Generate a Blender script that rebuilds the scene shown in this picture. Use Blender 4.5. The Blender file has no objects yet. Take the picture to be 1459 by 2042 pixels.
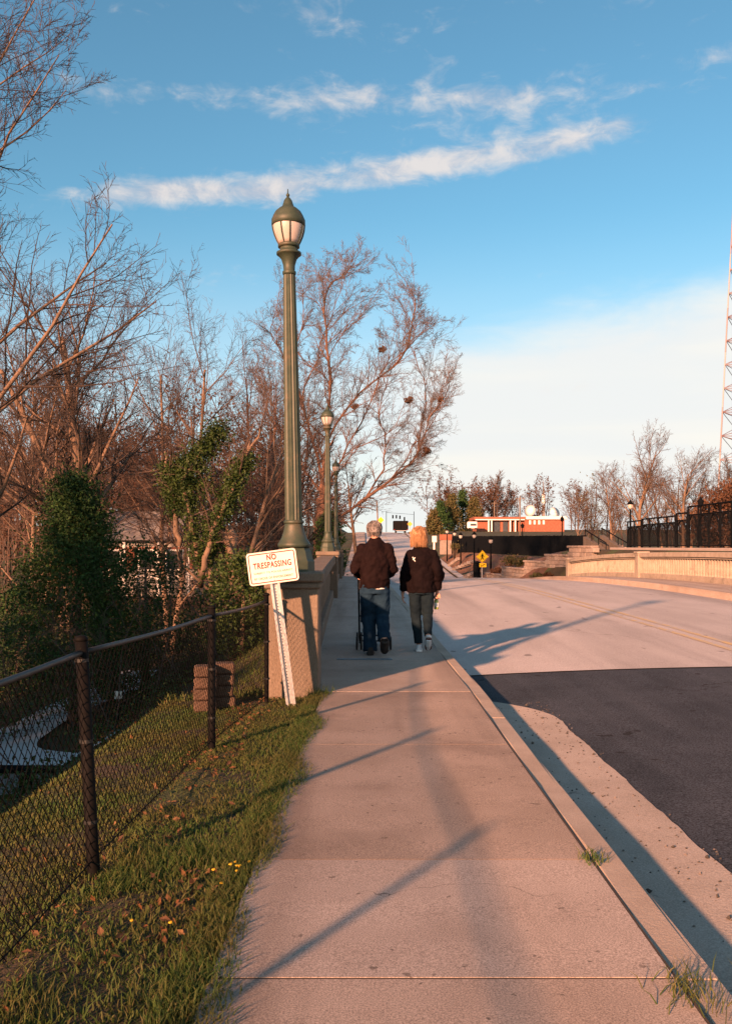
import bpy, bmesh, math, random
import numpy as np
from mathutils import Vector, Matrix

sc = bpy.context.scene
R = math.radians
# ------------------------------------------------------------------ camera
CZ = 1.31; F = 1800.0; HX = 729.5; HY = 1090.0
cam_d = bpy.data.cameras.new('camera'); cam = bpy.data.objects.new('camera', cam_d)
sc.collection.objects.link(cam); sc.camera = cam
cam.location = (0, 0, CZ); cam.rotation_euler = (R(90), 0, 0)
cam_d.sensor_fit = 'VERTICAL'; cam_d.sensor_height = 36.0
cam_d.lens = F / 2042 * 36.0; cam_d.shift_y = (HY - 1021) / 2042
cam_d.clip_start = 0.05; cam_d.clip_end = 6000
# ------------------------------------------------------------------ sun, sky, exposure
SUN_EL = 16.0; SUN_AZ = 210.0          # sun stands behind the viewer, to the left
SD = Vector((math.sin(R(SUN_AZ)) * math.cos(R(SUN_EL)), math.cos(R(SUN_AZ)) * math.cos(R(SUN_EL)), math.sin(R(SUN_EL))))
sun_d = bpy.data.lights.new('sun', 'SUN'); sun = bpy.data.objects.new('sun', sun_d)
sc.collection.objects.link(sun); sun.location = SD * 50
sun.rotation_euler = (-SD).to_track_quat('-Z', 'Y').to_euler()
sun_d.energy = 5.0; sun_d.angle = R(1.6); sun_d.color = (1.0, 0.46, 0.25)
sc.view_settings.view_transform = 'Standard'; sc.view_settings.look = 'None'
sc.view_settings.gamma = 1.0; sc.view_settings.exposure = 1.75
sc.view_settings.use_curve_mapping = False

world = bpy.data.worlds.new('World'); sc.world = world; world.use_nodes = True
def build_world():
    nt = world.node_tree; N = nt.nodes; L = nt.links; N.clear()
    def val(x):
        return x
    def M(op, a, b=None, c=None):
        n = N.new('ShaderNodeMath'); n.operation = op
        for i, v in enumerate((a, b, c)):
            if v is None: continue
            if isinstance(v, (int, float)): n.inputs[i].default_value = v
            else: L.new(v, n.inputs[i])
        return n.outputs[0]
    def SS(x, lo, hi):
        n = N.new('ShaderNodeMapRange'); n.interpolation_type = 'SMOOTHSTEP'
        L.new(x, n.inputs[0]); n.inputs[1].default_value = lo; n.inputs[2].default_value = hi
        return n.outputs[0]
    def NOI(ax, ay, sx, sy, det=6, rough=.58, dist=.3, off=0.0):
        cb = N.new('ShaderNodeCombineXYZ')
        L.new(M('MULTIPLY', ax, sx), cb.inputs[0]); L.new(M('MULTIPLY', ay, sy), cb.inputs[1]); cb.inputs[2].default_value = off
        n = N.new('ShaderNodeTexNoise'); n.inputs['Scale'].default_value = 1
        n.inputs['Detail'].default_value = det; n.inputs['Roughness'].default_value = rough; n.inputs['Distortion'].default_value = dist
        L.new(cb.outputs[0], n.inputs['Vector']); return n.outputs['Fac']
    def MIX(f, a, b):
        n = N.new('ShaderNodeMix'); n.data_type = 'RGBA'
        L.new(f, n.inputs[0])
        for k, v in ((6, a), (7, b)):
            if isinstance(v, tuple): n.inputs[k].default_value = (*v, 1)
            else: L.new(v, n.inputs[k])
        return n.outputs[2]
    tc = N.new('ShaderNodeTexCoord'); sp = N.new('ShaderNodeSeparateXYZ'); L.new(tc.outputs['Generated'], sp.inputs[0])
    x, y, z = sp.outputs
    az = M('ARCTAN2', x, y); el = M('ARCSINE', z)
    sky = N.new('ShaderNodeTexSky'); sky.sky_type = 'NISHITA'; sky.sun_disc = False
    sky.sun_elevation = R(SUN_EL); sky.sun_rotation = R(SUN_AZ); sky.air_density = 1.0; sky.dust_density = 0.6; sky.ozone_density = 1.6
    # long broken streak of small cumulus, a fainter row above it, stray wisps
    n1 = NOI(az, el, 8.0, 26.0, 8, .6, .4, 3.1); n2 = NOI(az, el, 24.0, 44.0, 7, .62, .5, 7.7); n3 = NOI(az, el, 3.2, 7.0, 3, .5, .2, 1.3)
    def band(c0, c1, w, amp):
        d = M('SUBTRACT', el, M('ADD', M('MULTIPLY', az, c1), c0)); q = M('DIVIDE', d, w)
        return M('MULTIPLY', M('EXPONENT', M('MULTIPLY', M('MULTIPLY', q, q), -1.0)), amp)
    main = M('MULTIPLY', band(.390, .115, .018, .36), M('MULTIPLY', SS(az, -.42, -.26), SS(M('MULTIPLY', az, -1.0), -.38, -.25)))
    b = M('ADD', main, M('ADD', band(.458, .0, .02, .22), band(.535, -.05, .03, .09)))
    dens = M('ADD', M('ADD', M('MULTIPLY', n1, .60), M('MULTIPLY', n2, .48)), b)
    dens = M('ADD', dens, M('MULTIPLY', M('SUBTRACT', n3, .5), .35))
    cum = M('MULTIPLY', SS(dens, .66, 1.0), .8)
    # big cream bank low on the right, thin haze along the horizon
    lift = M('ADD', M('MULTIPLY', az, .17), .212)
    bk = M('ADD', M('SUBTRACT', lift, el), M('MULTIPLY', M('SUBTRACT', n1, .5), .07))
    bank = M('MULTIPLY', M('MULTIPLY', SS(bk, -.02, .055), SS(az, -.16, .12)), .93)
    soft = NOI(az, el, 2.0, 16.0, 4, .5, .3, 9.0)
    haze = M('MULTIPLY', SS(M('MULTIPLY', el, -1.0), -.36, -.02), M('ADD', .55, M('MULTIPLY', soft, .4)))
    col = sky.outputs[0]
    g = N.new('ShaderNodeMix'); g.data_type = 'RGBA'; g.blend_type = 'MULTIPLY'; g.inputs[0].default_value = 1
    L.new(col, g.inputs[6]); g.inputs[7].default_value = SKY_TINT; col = g.outputs[2]
    col = MIX(haze, col, HAZE_C)
    bankc = MIX(SS(soft, .35, .65), BANK_A, BANK_B)
    col = MIX(bank, col, bankc)
    col = MIX(cum, col, MIX(SS(n2, .3, .65), CUM_A, CUM_B))
    bg = N.new('ShaderNodeBackground'); bg.inputs[1].default_value = 0.054; L.new(col, bg.inputs[0])
    out = N.new('ShaderNodeOutputWorld'); L.new(bg.outputs[0], out.inputs[0])
SKY_TINT = (0.64, 0.98, 0.97, 1)
HAZE_C = (4.6, 4.7, 5.0); BANK_A = (5.6, 5.3, 4.8); BANK_B = (5.0, 5.0, 4.9); CUM_A = (3.3, 3.2, 3.5); CUM_B = (5.2, 4.6, 4.2)
build_world()

# ------------------------------------------------------------------ mesh helpers
C = sc.collection
class MB:
    def __init__(s): s.v = []; s.q = []; s.t = []; s.n = 0
    def add(s, v, q=None, t=None):
        v = np.asarray(v, float).reshape(-1, 3)
        if q is not None and len(q): s.q.append(np.asarray(q, np.int64).reshape(-1, 4) + s.n)
        if t is not None and len(t): s.t.append(np.asarray(t, np.int64).reshape(-1, 3) + s.n)
        s.v.append(v); s.n += len(v); return s
    def box(s, c, size, m=None):
        h = np.array(size) / 2
        v = np.array([[i, j, k] for i in (-1, 1) for j in (-1, 1) for k in (-1, 1)]) * h
        if m is not None: v = v @ np.array(m.to_3x3()).T
        v = v + np.array(c)
        return s.add(v, [[0, 1, 3, 2], [4, 6, 7, 5], [0, 4, 5, 1], [2, 3, 7, 6], [0, 2, 6, 4], [1, 5, 7, 3]])
    def hexa(s, bot, top):          # four bottom points, four top points (same winding)
        v = list(bot) + list(top)
        return s.add(v, [[3, 2, 1, 0], [4, 5, 6, 7], [0, 1, 5, 4], [1, 2, 6, 5], [2, 3, 7, 6], [3, 0, 4, 7]])
    def bbox(s, c, size, b=0.01, m=None):   # chamfered box
        hx, hy, hz = np.array(size) / 2; b = min(b, hx * .9, hy * .9, hz * .9); V = []; idx = {}
        for i in (-1, 1):
            for j in (-1, 1):
                for k in (-1, 1):
                    idx[i, j, k] = len(V)
                    V += [[i * hx, j * (hy - b), k * (hz - b)], [i * (hx - b), j * hy, k * (hz - b)], [i * (hx - b), j * (hy - b), k * hz]]
        q = []; t = []
        for a in range(3):
            o = [x for x in range(3) if x != a]
            for sg in (-1, 1):
                f = []
                for p in ((-1, -1), (1, -1), (1, 1), (-1, 1)):
                    key = [0, 0, 0]; key[a] = sg; key[o[0]], key[o[1]] = p; f.append(idx[tuple(key)] + a)
                q.append(f)
            for p in ((-1, -1), (1, -1), (1, 1), (-1, 1)):
                k0 = [0, 0, 0]; k1 = [0, 0, 0]; k0[a] = -1; k1[a] = 1
                k0[o[0]], k0[o[1]] = p; k1[o[0]], k1[o[1]] = p; k0 = tuple(k0); k1 = tuple(k1)
                q.append([idx[k0] + o[0], idx[k1] + o[0], idx[k1] + o[1], idx[k0] + o[1]])
        for k in idx: t.append([idx[k], idx[k] + 1, idx[k] + 2])
        V = np.array(V, float)
        if m is not None: V = V @ np.array(m.to_3x3()).T
        return s.add(V + np.array(c), q, t)
    def lathe(s, prof, seg=16, c=(0, 0, 0), flute=0.0):
        P = []
        for r, z in prof:
            for k in range(seg):
                a = 2 * math.pi * k / seg; rr = r * (1 - flute * (k % 2)); P.append([c[0] + rr * math.cos(a), c[1] + rr * math.sin(a), c[2] + z])
        q = [[i * seg + k, i * seg + (k + 1) % seg, (i + 1) * seg + (k + 1) % seg, (i + 1) * seg + k] for i in range(len(prof) - 1) for k in range(seg)]
        n = len(P); P += [[c[0], c[1], c[2] + prof[0][1]], [c[0], c[1], c[2] + prof[-1][1]]]
        t = [[n, (k + 1) % seg, k] for k in range(seg)] + [[n + 1, (len(prof) - 1) * seg + k, (len(prof) - 1) * seg + (k + 1) % seg] for k in range(seg)]
        return s.add(P, q, t)
    def tubes(s, pts, rad, sides=4):        # pts (B,n,3) rad (B,n)
        pts = np.asarray(pts, float); rad = np.asarray(rad, float); Bn, n, _ = pts.shape
        T = np.gradient(pts, axis=1); T /= np.linalg.norm(T, axis=2, keepdims=True) + 1e-9
        ref = np.where(np.abs(T[:, :1, 2:3]) > .9, np.array([[[1., 0, 0]]]), np.array([[[0, 0, 1.]]]))
        U = np.cross(T, np.broadcast_to(ref, T.shape)); U /= np.linalg.norm(U, axis=2, keepdims=True) + 1e-9
        W = np.cross(T, U); a = np.arange(sides) * 2 * math.pi / sides
        ring = pts[:, :, None] + rad[:, :, None, None] * (U[:, :, None] * np.cos(a)[:, None] + W[:, :, None] * np.sin(a)[:, None])
        i, k = np.meshgrid(np.arange(n - 1), np.arange(sides), indexing='ij'); k2 = (k + 1) % sides
        f = np.stack([i * sides + k, i * sides + k2, (i + 1) * sides + k2, (i + 1) * sides + k], -1).reshape(-1, 4)
        f = (f[None] + (np.arange(Bn) * n * sides)[:, None, None]).reshape(-1, 4)
        base = s.n; s.add(ring.reshape(-1, 3), f)
        if sides in (3, 4) and n > 2:
            e = (np.arange(Bn) * n * sides)[:, None] + (n - 1) * sides + np.arange(sides)
            (s.t if sides == 3 else s.q).append(e + base)
        return s
    def tube(s, pts, rad, sides=8, cap=True):
        pts = np.asarray(pts, float); n = len(pts)
        rad = np.full(n, rad, float) if np.isscalar(rad) else np.asarray(rad, float)
        b = s.n; s.tubes(pts[None], rad[None], sides)
        if cap and sides not in (3, 4):
            s.v += [pts[:1], pts[-1:]]; c0, c1 = s.n, s.n + 1; s.n += 2
            s.t.append(np.array([[c0, b + (k + 1) % sides, b + k] for k in range(sides)] + [[c1, b + (n - 1) * sides + k, b + (n - 1) * sides + (k + 1) % sides] for k in range(sides)]))
        elif cap:
            e = np.arange(sides)[::-1] + b; (s.t if sides == 3 else s.q).append(e[None])
        return s
    def rings(s, rg, seg=16):       # rg: list of (cx,cy,cz,rx,ry) horizontal ellipses, closed
        P = []
        for cx, cy, cz, rx, ry in rg:
            for k in range(seg):
                a = 2 * math.pi * k / seg; P.append([cx + rx * math.cos(a), cy + ry * math.sin(a), cz])
        n = len(rg)
        q = [[i * seg + k, i * seg + (k + 1) % seg, (i + 1) * seg + (k + 1) % seg, (i + 1) * seg + k] for i in range(n - 1) for k in range(seg)]
        m = len(P); P += [rg[0][:3], rg[-1][:3]]
        t = [[m, (k + 1) % seg, k] for k in range(seg)] + [[m + 1, (n - 1) * seg + k, (n - 1) * seg + (k + 1) % seg] for k in range(seg)]
        return s.add(P, q, t)
    def mesh(s, name, mat=None, smooth=False):
        me = bpy.data.meshes.new(name); v = np.concatenate(s.v) if s.v else np.zeros((0, 3))
        q = np.concatenate(s.q) if s.q else np.zeros((0, 4), int); t = np.concatenate(s.t) if s.t else np.zeros((0, 3), int)
        me.vertices.add(len(v)); me.vertices.foreach_set('co', v.astype(np.float32).ravel())
        nl = q.size + t.size; me.loops.add(nl); me.loops.foreach_set('vertex_index', np.concatenate([q.ravel(), t.ravel()]).astype(np.int32))
        me.polygons.add(len(q) + len(t))
        st = np.concatenate([np.arange(len(q)) * 4, q.size + np.arange(len(t)) * 3]).astype(np.int32)
        me.polygons.foreach_set('loop_start', st)
        me.polygons.foreach_set('use_smooth', np.full(len(st), smooth))
        me.update(calc_edges=True)
        if mat: me.materials.append(mat)
        return me
def link(name, me, parent=None, loc=None):
    o = bpy.data.objects.new(name, me); C.objects.link(o)
    if loc is not None: o.location = loc
    if parent is not None:
        o.parent = parent
        root = parent
        off = Vector(parent['_o']) if '_o' in parent else Vector((0, 0, 0))
        o.matrix_parent_inverse = Matrix.Translation(-off)
    o['_o'] = tuple(o.location)
    return o
def part(name, mb, mat, parent, smooth=False, loc=None, label=None):
    o = link(name, mb.mesh(name, mat, smooth), parent, loc)
    if label: o['label'] = label
    return o
def thing(name, label, cat, loc=(0, 0, 0), group=None):
    o = bpy.data.objects.new(name, None); C.objects.link(o); o.location = loc; o['_o'] = tuple(loc); o.empty_display_size = .2
    o['label'] = label; o['category'] = cat
    if group: o['group'] = group
    return o
def single(name, mb, mat, label, cat, smooth=False, group=None, kind=None, loc=None):
    o = link(name, mb.mesh(name, mat, smooth), None, loc); o['label'] = label; o['category'] = cat
    if group: o['group'] = group
    if kind: o['kind'] = kind
    return o
def struct(name, mb, mat, smooth=False):
    o = link(name, mb.mesh(name, mat, smooth)); o['kind'] = 'structure'; return o
def P(px, py, d): return Vector(((px - HX) / F * d, d, CZ - (py - HY) / F * d))
rng = np.random.default_rng(7); random.seed(7)

# ------------------------------------------------------------------ materials
def pmat(name, c1, c2, scale=4.0, rough=.85, bump=0.0, bscale=60.0, c3=None, s3=1.0, t3=(.55, .7), metal=0.0, det=5, spec=.3, stretch=None, island=None, trans=0.0, bdist=.01, speck=0.0, speckscale=400.0, distort=0.0, crack=None, streak=None, spots=None):
    m = bpy.data.materials.new(name); m.use_nodes = True; nt = m.node_tree; N = nt.nodes; L = nt.links
    b = N['Principled BSDF']; b.inputs['Roughness'].default_value = rough; b.inputs['Metallic'].default_value = metal
    b.inputs['Specular IOR Level'].default_value = spec
    tc = N.new('ShaderNodeNewGeometry') ; vec = tc.outputs['Position']
    if stretch:
        mp = N.new('ShaderNodeMapping'); mp.inputs['Scale'].default_value = stretch; L.new(vec, mp.inputs['Vector']); vec = mp.outputs[0]
    def noise(s, d=det, r=.6, dist=distort):
        n = N.new('ShaderNodeTexNoise'); n.inputs['Scale'].default_value = s; n.inputs['Detail'].default_value = d; n.inputs['Roughness'].default_value = r; n.inputs['Distortion'].default_value = dist
        L.new(vec, n.inputs['Vector']); return n.outputs['Fac']
    def mr(x, lo, hi):
        n = N.new('ShaderNodeMapRange'); n.interpolation_type = 'SMOOTHSTEP'; L.new(x, n.inputs[0]); n.inputs[1].default_value = lo; n.inputs[2].default_value = hi; return n.outputs[0]
    def mix(f, a, c):
        n = N.new('ShaderNodeMix'); n.data_type = 'RGBA'
        if isinstance(f, float): n.inputs[0].default_value = f
        else: L.new(f, n.inputs[0])
        for k, v in ((6, a), (7, c)):
            if isinstance(v, tuple): n.inputs[k].default_value = (*v, 1)
            else: L.new(v, n.inputs[k])
        return n.outputs[2]
    if island:                 # colour by leaf / blade
        rp = N.new('ShaderNodeValToRGB'); L.new(tc.outputs['Random Per Island'], rp.inputs[0]); e = rp.color_ramp.elements
        while len(e) < len(island): e.new(.5)
        for k, c in enumerate(island): e[k].position = k / (len(island) - 1); e[k].color = (*c, 1)
        col = rp.outputs[0]
        if c2 is not None: col = mix(mr(noise(scale), .35, .65), col, mix(.5, col, c2))
    else:
        col = mix(mr(noise(scale), .32, .68), c1, c2)
    if c3: col = mix(mr(noise(s3), *t3), col, c3)
    if streak:                 # wheel-polished lanes and drag marks along the street
        mp2 = N.new('ShaderNodeMapping'); mp2.inputs['Scale'].default_value = (1, .06, 1); L.new(tc.outputs['Position'], mp2.inputs['Vector'])
        n = N.new('ShaderNodeTexNoise'); n.inputs['Scale'].default_value = streak[0]; n.inputs['Detail'].default_value = 4; L.new(mp2.outputs[0], n.inputs['Vector']); col = mix(mr(n.outputs['Fac'], .45, .75), col, streak[1])
    if spots: col = mix(mr(noise(spots[0], 2, .5), spots[1], spots[1] + .03), col, spots[2])
    if crack:                  # hairline cracks
        cs, cw, cc = crack; dn = N.new('ShaderNodeTexNoise'); dn.inputs['Scale'].default_value = cs * 2.2; dn.inputs['Detail'].default_value = 5; L.new(vec, dn.inputs['Vector'])
        va = N.new('ShaderNodeVectorMath'); va.operation = 'MULTIPLY_ADD'; L.new(dn.outputs['Color'], va.inputs[0]); va.inputs[1].default_value = (.55 / cs,) * 3; L.new(vec, va.inputs[2])
        vo = N.new('ShaderNodeTexVoronoi'); vo.feature = 'DISTANCE_TO_EDGE'; vo.inputs['Scale'].default_value = cs; L.new(va.outputs[0], vo.inputs['Vector'])
        lt = N.new('ShaderNodeMath'); lt.operation = 'LESS_THAN'; lt.inputs[1].default_value = cw * cs; L.new(vo.outputs['Distance'], lt.inputs[0])
        mk = N.new('ShaderNodeMath'); mk.operation = 'MULTIPLY'; L.new(lt.outputs[0], mk.inputs[0]); L.new(mr(noise(cs * .9, 2), .5, .56), mk.inputs[1]); mk2 = N.new('ShaderNodeMath'); mk2.operation = 'MULTIPLY'; L.new(mk.outputs[0], mk2.inputs[0]); mk2.inputs[1].default_value = .8
        col = mix(mk2.outputs[0], col, cc)
    if speck:
        v = N.new('ShaderNodeMix'); v.data_type = 'RGBA'; v.blend_type = 'MULTIPLY'; v.inputs[0].default_value = 1
        L.new(col, v.inputs[6]); q = N.new('ShaderNodeMapRange'); L.new(noise(speckscale, 2, .7), q.inputs[0]); q.inputs[1].default_value = .3; q.inputs[2].default_value = .7; q.inputs[3].default_value = 1 - speck; q.inputs[4].default_value = 1 + speck
        L.new(q.outputs[0], v.inputs[7]); col = v.outputs[2]
    L.new(col, b.inputs['Base Color'])
    if bump:
        bp = N.new('ShaderNodeBump'); bp.inputs['Strength'].default_value = bump; bp.inputs['Distance'].default_value = bdist
        L.new(noise(bscale, 4, .65), bp.inputs['Height']); L.new(bp.outputs[0], b.inputs['Normal'])
    if trans:
        tr = N.new('ShaderNodeBsdfTranslucent'); L.new(col, tr.inputs[0]); ms = N.new('ShaderNodeMixShader'); ms.inputs[0].default_value = trans
        L.new(b.outputs[0], ms.inputs[1]); L.new(tr.outputs[0], ms.inputs[2]); L.new(ms.outputs[0], N['Material Output'].inputs[0])
    return m
m_slab = [pmat('sidewalk_concrete_%d' % i, a, b, 1.4, .92, .25, 150, c3=c, s3=.9, t3=(.5, .72), speck=.5, speckscale=170, bdist=.003, crack=(.45, .0016, (.09, .07, .055)), streak=(2.2, tuple(x * .82 for x in c)), spots=(17., .70, tuple(x * .6 for x in c)))
          for i, (a, b, c) in enumerate((((.30, .238, .195), (.355, .285, .235), (.24, .19, .155)), ((.255, .198, .157), (.315, .247, .20), (.195, .148, .118)), ((.32, .262, .222), (.375, .31, .265), (.275, .222, .186))))]
m_kerb = pmat('kerb_concrete', (.28, .225, .18), (.35, .285, .23), 2.2, .9, .5, 70, c3=(.20, .175, .15), s3=1.3, speck=.3, speckscale=200, bdist=.006)
m_gutter = pmat('gutter_concrete', (.29, .245, .205), (.36, .305, .26), 1.8, .95, .35, 60, c3=(.16, .135, .115), s3=9., t3=(.66, .74), speck=.3, speckscale=120, bdist=.01)
m_deck = pmat('bridge_deck_concrete', (.36, .33, .315), (.425, .39, .375), .7, .9, .3, 50, c3=(.30, .275, .26), s3=.35, speck=.32, speckscale=90, stretch=(1, .5, 1), crack=(.16, .008, (.16, .14, .13)), streak=(.9, (.26, .24, .23)), spots=(2.6, .69, (.20, .18, .17)))
m_farroad = pmat('far_road_concrete', (.36, .35, .345), (.43, .42, .41), .3, .9, .2, 20, c3=(.3, .29, .29), s3=.1, speck=.15, speckscale=40)
m_asph = pmat('asphalt', (.028, .034, .043), (.041, .049, .061), 1.3, .95, .6, 120, speck=.85, speckscale=75, bdist=.012, spec=.12, c3=(.055, .064, .078), s3=.6, t3=(.5, .75), crack=(.35, .006, (.014, .013, .013)), streak=(1.3, (.058, .067, .081)), spots=(3.2, .68, (.018, .018, .02)))
m_yellow = pmat('worn_yellow_paint', (.50, .36, .17), (.42, .33, .21), 3., .8, c3=(.36, .33, .30), s3=5., t3=(.42, .6))
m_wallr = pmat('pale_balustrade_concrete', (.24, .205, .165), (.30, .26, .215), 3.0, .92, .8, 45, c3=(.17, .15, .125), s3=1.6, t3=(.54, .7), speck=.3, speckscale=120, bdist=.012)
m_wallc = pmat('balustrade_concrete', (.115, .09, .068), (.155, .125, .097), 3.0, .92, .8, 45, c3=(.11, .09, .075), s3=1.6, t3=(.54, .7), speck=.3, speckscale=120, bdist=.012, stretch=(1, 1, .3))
m_ground = pmat('ground_soil', (.035, .030, .016), (.06, .045, .026), 1.1, 1., .9, 25, c3=(.045, .06, .02), s3=.5, t3=(.45, .6), speck=.5, speckscale=60, bdist=.04)
m_bed = pmat('joint_dirt', (.05, .035, .025), (.07, .05, .035), 20, 1.)
m_grass = pmat('grass_blades', None, (.10, .075, .025), 1.6, .75, island=((.026, .066, .012), (.042, .092, .016), (.058, .108, .02), (.082, .115, .028), (.115, .11, .042), (.05, .10, .018)), trans=.3)
m_leaf = pmat('dead_leaves', None, None, 3, .8, island=((.11, .045, .018), (.15, .07, .025), (.07, .032, .018), (.19, .105, .045), (.055, .028, .02)), trans=.2)
m_black = pmat('black_coated_metal', (.0035, .0035, .0035), (.006, .0055, .0055), 12, .7, .1, 60, spec=.08)
m_rail = pmat('weathered_rail_metal', (.012, .014, .015), (.022, .024, .026), 9, .5, .1, 60, spec=.25)
m_iron = pmat('dark_iron', (.0035, .0045, .006), (.006, .0075, .009), 5, .9, spec=.04)
m_green = pmat('green_bronze_paint', (.022, .036, .024), (.038, .052, .034), 7, .55, .15, 60, c3=(.075, .062, .04), s3=4, t3=(.52, .7), spec=.4)
m_globe = pmat('frosted_globe', (.52, .47, .44), (.58, .53, .50), 5, .35, spec=.5, trans=.3)
m_galv = pmat('galvanised_steel', (.38, .39, .40), (.48, .48, .48), 30, .42, .05, 80, metal=.55, spec=.5)
m_hole = pmat('punched_hole', (.05, .045, .04), (.06, .05, .05), 9, .9)
m_signw = pmat('sign_white', (.56, .54, .50), (.61, .59, .56), 6, .5, c3=(.50, .46, .41), s3=9, t3=(.6, .8))
m_signr = pmat('sign_red', (.36, .016, .008), (.42, .022, .012), 8, .5)
m_signr2 = pmat('sign_faded_red', (.46, .10, .06), (.52, .15, .09), 30, .6)
m_signy = pmat('sign_yellow', (.85, .52, .012), (.88, .56, .015), 8, .5)
m_orange = pmat('sign_orange', (.80, .30, .04), (.85, .36, .05), 8, .5)
m_bark = pmat('bark_grey_brown', (.13, .088, .06), (.20, .14, .10), 6, .95, 1., 30, stretch=(1, 1, .35), bdist=.03, c3=(.10, .07, .05), s3=3)
m_barkr = pmat('bark_red_brown', (.10, .055, .038), (.15, .085, .06), 5, .95, .8, 25, stretch=(1, 1, .35), bdist=.03)
m_twig = pmat('twigs', (.034, .026, .022), (.06, .045, .038), 2, .9)
m_twigg = pmat('twigs_grey', (.07, .055, .048), (.11, .088, .078), 2, .9)
m_twigr = pmat('twigs_warm', (.055, .038, .030), (.09, .064, .052), 1.5, .9)
m_ivy = pmat('ivy_leaves', None, None, 3, .55, island=((.02, .042, .010), (.034, .066, .013), (.052, .085, .018), (.014, .03, .008)), trans=.25)
m_cedar = pmat('evergreen_foliage', None, None, 3, .8, island=((.016, .050, .012), (.027, .075, .016), (.042, .09, .02), (.010, .030, .010), (.046, .078, .022)), trans=.15)
m_brownleaf = pmat('oak_leaves_brown', None, None, 3, .8, island=((.075, .034, .018), (.11, .052, .026), (.05, .025, .016), (.09, .048, .024)), trans=.2)
m_olive = pmat('olive_foliage', None, None, 3, .8, island=((.07, .075, .025), (.11, .095, .035), (.05, .06, .02), (.14, .10, .045)), trans=.2)
m_stone = [pmat('retaining_block_%d' % i, a, b, 2.5, .95, .9, 18, speck=.3, speckscale=40, bdist=.03) for i, (a, b) in enumerate((((.22, .175, .15), (.27, .22, .19)), ((.18, .15, .13), (.23, .19, .165)), ((.25, .205, .18), (.29, .25, .22))))]
m_brick = pmat('red_brick', (.19, .068, .042), (.25, .092, .058), 2, .9, speck=.2, speckscale=15)
m_white = pmat('white_paint', (.58, .57, .55), (.65, .64, .62), 3, .6)
m_dkglass = pmat('dark_window', (.03, .035, .04), (.05, .055, .06), 2, .15, spec=.6)
m_roof = pmat('roof_shingle', (.14, .13, .13), (.19, .18, .17), 4, .95, .4, 12)
m_siding = pmat('house_siding', (.22, .21, .20), (.28, .27, .25), 2, .8)
m_mulch = pmat('mulch', (.10, .05, .03), (.15, .08, .05), 2, 1., .9, 10, c3=(.09, .08, .03), s3=.5)
m_steelblue = pmat('joint_plate_steel', (.10, .14, .17), (.14, .18, .21), 15, .5, metal=.3)

# ------------------------------------------------------------------ plan and profile of road and land
_bd = np.array([-30, 0, 4, 8.7, 11.9, 16, 22.9, 30, 38, 46, 55, 65, 75, 83, 95, 112, 130, 170, 209, 228, 250, 320, 500])
_bz = np.array([.3, 0, -.06, -.12, -.11, -.06, .0, .04, -.02, -.2, -.65, -1.35, -1.85, -1.97, -1.6, -.75, .2, 2.3, 4.4, 5.0, 5.1, 4.6, 4.])
_bs = np.gradient(_bz, _bd)
def B(d):
    d = np.asarray(d, float); i = np.clip(np.searchsorted(_bd, d) - 1, 0, len(_bd) - 2); h = _bd[i + 1] - _bd[i]; t = np.clip((d - _bd[i]) / h, 0, 1)
    return (2*t**3 - 3*t**2 + 1) * _bz[i] + (t**3 - 2*t*t + t) * h * _bs[i] + (-2*t**3 + 3*t*t) * _bz[i+1] + (t**3 - t*t) * h * _bs[i+1]
def XO(d): return np.interp(d, [-30, 0, 9, 60, 110, 209, 300], [-.33, 0, .1, -.85, -1.15, -1.3, -1.4])
def sst(x, a, b):
    t = np.clip((np.asarray(x, float) - a) / (b - a), 0, 1); return t * t * (3 - 2 * t)
def V(d): return np.interp(d, [-40, 20.2, 21.8, 34, 40, 60, 80, 120, 200, 400, 900], [-5.3, -5.3, -4.02, -4.0, -3.4, -1.2, .5, 3., 6., 10., 12.])
def GR(d): return np.interp(d, [-40, 60, 66, 80, 125, 180, 250, 400, 900], [1.12, 1.12, .9, .25, .6, 3., 5.5, 9., 11.])
def T(x, d):
    x = np.asarray(x, float); d = np.asarray(d, float); u = x - XO(d); b = B(d)
    near = sst(d, 8.9, 10.5)                       # 0 = open bank with grass, 1 = beside the bridge
    s_n = np.maximum(-2.05 - u, 0); s_b = np.maximum(-1.0 - u, 0)
    zl_n = b - .03 - .05 * np.maximum(-.6 - u, 0) - .95 * s_n
    zl_b = b - .3 - .6 * s_b
    zl = zl_n * (1 - near) + zl_b * near
    far = sst(d, 42, 56); sl = np.maximum(-2.6 - u, 0)
    vv = V(d); zv = np.maximum(zl, vv + .12 * np.sin(x * .9 + d * .35) * sst(s_b, 3, 8))
    zf = (b - .16) * (1 - sst(sl, 0, 9)) + np.maximum(vv, b - 1.2) * sst(sl, 0, 9)
    left = zv * (1 - far) + zf * far
    e = np.interp(d, [-40, 56, 66, 400], [13.6, 13.6, 11.1, 11.1]); p0 = np.interp(d, [-40, 56, 66, 85, 125, 250], [15.2, 15.2, 15., 17.5, 13.5, 26.])
    right = (b - .45) + (GR(d) - b + .45) * sst(u, e, np.maximum(p0, e + .3))
    mid = b - .45
    out = np.where(u < -.44, left, np.where(u > e, right, mid))
    return out
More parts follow.
